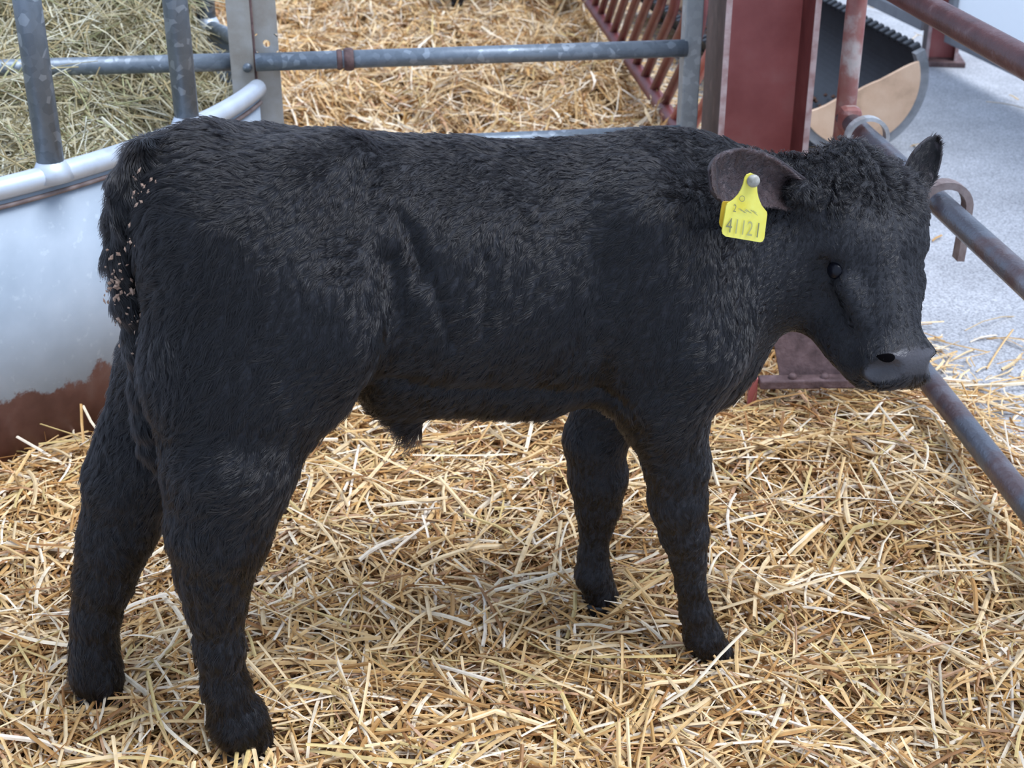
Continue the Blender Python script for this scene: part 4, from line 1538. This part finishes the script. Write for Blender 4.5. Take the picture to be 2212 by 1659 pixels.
TVV = -0.178
front = [(640, 545), (672, 490), (740, 462), (805, 490), (838, 545), (832, 660), (838, 760), (858, 850), (905, 965), (985, 1065), (990, 1110), (945, 1480), (920, 1525), (880, 1540),
         (345, 1450), (300, 1415), (288, 1370), (335, 1090), (352, 985), (372, 940), (470, 875), (540, 800), (590, 715), (622, 630)]
etag = thing('ear_tag', (0, 0, 0), None, None)
etag.parent = calf
etag.location = Vector(tagp(740, 560, TVV)) - calf.location
pl = plate('tag_plate', [tagp(x, y, TVV) for x, y in front], 0.0018, M['tag_yellow'], etag)
back = [(300, 900), (282, 930), (268, 1010), (238, 1230), (252, 1280), (292, 1325), (420, 1340), (500, 1000), (420, 900)]
plate('rear_plate', [tagp(x, y, TVV + 0.014) for x, y in back], 0.0018, M['tag_back'], etag)
pb = tagp(775, 585, TVV - 0.004)
bm = bmesh.new()
bmesh.ops.create_uvsphere(bm, u_segments=14, v_segments=8, radius=0.0075)
for v in bm.verts: v.co = Vector((v.co.x, v.co.y * 0.6, v.co.z)) + Vector(pb)
me = bpy.data.meshes.new('tag_button'); bm.to_mesh(me); bm.free()
me.polygons.foreach_set('use_smooth', [True] * len(me.polygons))
link('tag_button', me, M['tag_button'], etag)


def print_text(name, txt, cx, cy, hgt, wid, mat, skew=0.0):
    """text laid on the tag plane: origin at crop px (cx,cy) = lower left, crop-pixel height"""
    cu = bpy.data.curves.new(name, 'FONT')
    cu.body = txt
    cu.size = 1.0
    cu.resolution_u = 3
    to = bpy.data.objects.new(name, cu)
    COL.objects.link(to)
    dg = bpy.context.evaluated_depsgraph_get()
    me = bpy.data.meshes.new_from_object(to.evaluated_get(dg))
    bpy.data.objects.remove(to)
    xs = [v.co.x for v in me.vertices]; ys = [v.co.y for v in me.vertices]
    w0, h0 = max(xs) - min(xs), max(ys) - min(ys)
    for v in me.vertices:
        fx = (v.co.x - min(xs)) / w0; fy = (v.co.y - min(ys)) / h0
        X = cx + fx * wid + fy * hgt * 0.13
        Y = cy - fy * hgt + fx * wid * 0.165
        p = tagp(X, Y, TVV)
        d = np.array([0, 0, CAM_H]) - p; d /= np.linalg.norm(d)
        v.co = Vector(p + d * 0.0024)
    me.update()
    o = link(name, me, mat, etag)
    return o


print_text('number_print', '4', 335, 1375, 225, 95, M['print'])
print_text('rubbed_print', '112', 490, 1402, 225, 262, M['print_faint'])
print_text('number_print', '1', 822, 1462, 225, 20, M['print'])
print_text('number_print', '2', 455, 1062, 118, 48, M['print'])
V, Fc = [], []
sm = np.random.default_rng(4)
for i in range(16):                                    # rubbed-off line of print: only slanted smears are left
    X = 560 + 17 * i + sm.uniform(-5, 5); Y = 1030 + 0.17 * (X - 560) + sm.uniform(-25, 30)
    ln_, w_ = sm.uniform(14, 34), sm.uniform(4, 9)
    o = len(V)
    for (u_, v_) in ((-1, -1), (1, -1), (1, 1), (-1, 1)):
        p = tagp(X + u_ * ln_ * 0.8 - v_ * w_ * 0.5, Y + u_ * ln_ * 0.6 + v_ * w_ * 0.7, TVV)
        d = np.array([0, 0, CAM_H]) - p; d /= np.linalg.norm(d)
        V.append(p + d * 0.0024)
    Fc.append((o, o + 1, o + 2, o + 3))
link_mesh('rubbed_print', V, Fc, M['print_faint'], etag)
# small round emblem
V, Fc = [], []
for i in range(20):
    t = 2 * PI * i / 20
    for r in (44, 36):
        p = tagp(600 + r * math.cos(t), 860 + 1.1 * r * math.sin(t), TVV)
        d = np.array([0, 0, CAM_H]) - p; d /= np.linalg.norm(d)
        V.append(p + d * 0.0024)
for i in range(20):
    j = (i + 1) % 20
    Fc.append((2 * i, 2 * j, 2 * j + 1, 2 * i + 1))
link_mesh('emblem_print', V, Fc, M['print'], etag)

# ------------------------------------------------------------------ second animal, only a hoof in view
def copy_tree(o, parent=None, skip=()):
    c = o.copy()
    COL.objects.link(c)
    c.parent = parent
    for ch in list(o.children):
        if ch.get('kind') == 'stuff' or ch.name.split('.')[0] in skip: continue
        copy_tree(ch, c, skip)
    return c


far = copy_tree(calf, None, ('ear_tag',))
far.name = 'calf'
far['label'] = 'black calf in the far pen, only its dark hoof showing at the top edge'
foot = pxv(222, 1528, 0.082)[0]
fw = to_world(foot[None])[0] - np.array(calf.location)
rot = math.radians(62)
rx = fw[0] * math.cos(rot) - fw[1] * math.sin(rot); ry = fw[0] * math.sin(rot) + fw[1] * math.cos(rot)
tgt = at_z(988, 14, 0.07)
far.rotation_euler = (0, 0, rot)
far.location = (tgt[0] - rx, tgt[1] - ry, 0.07)
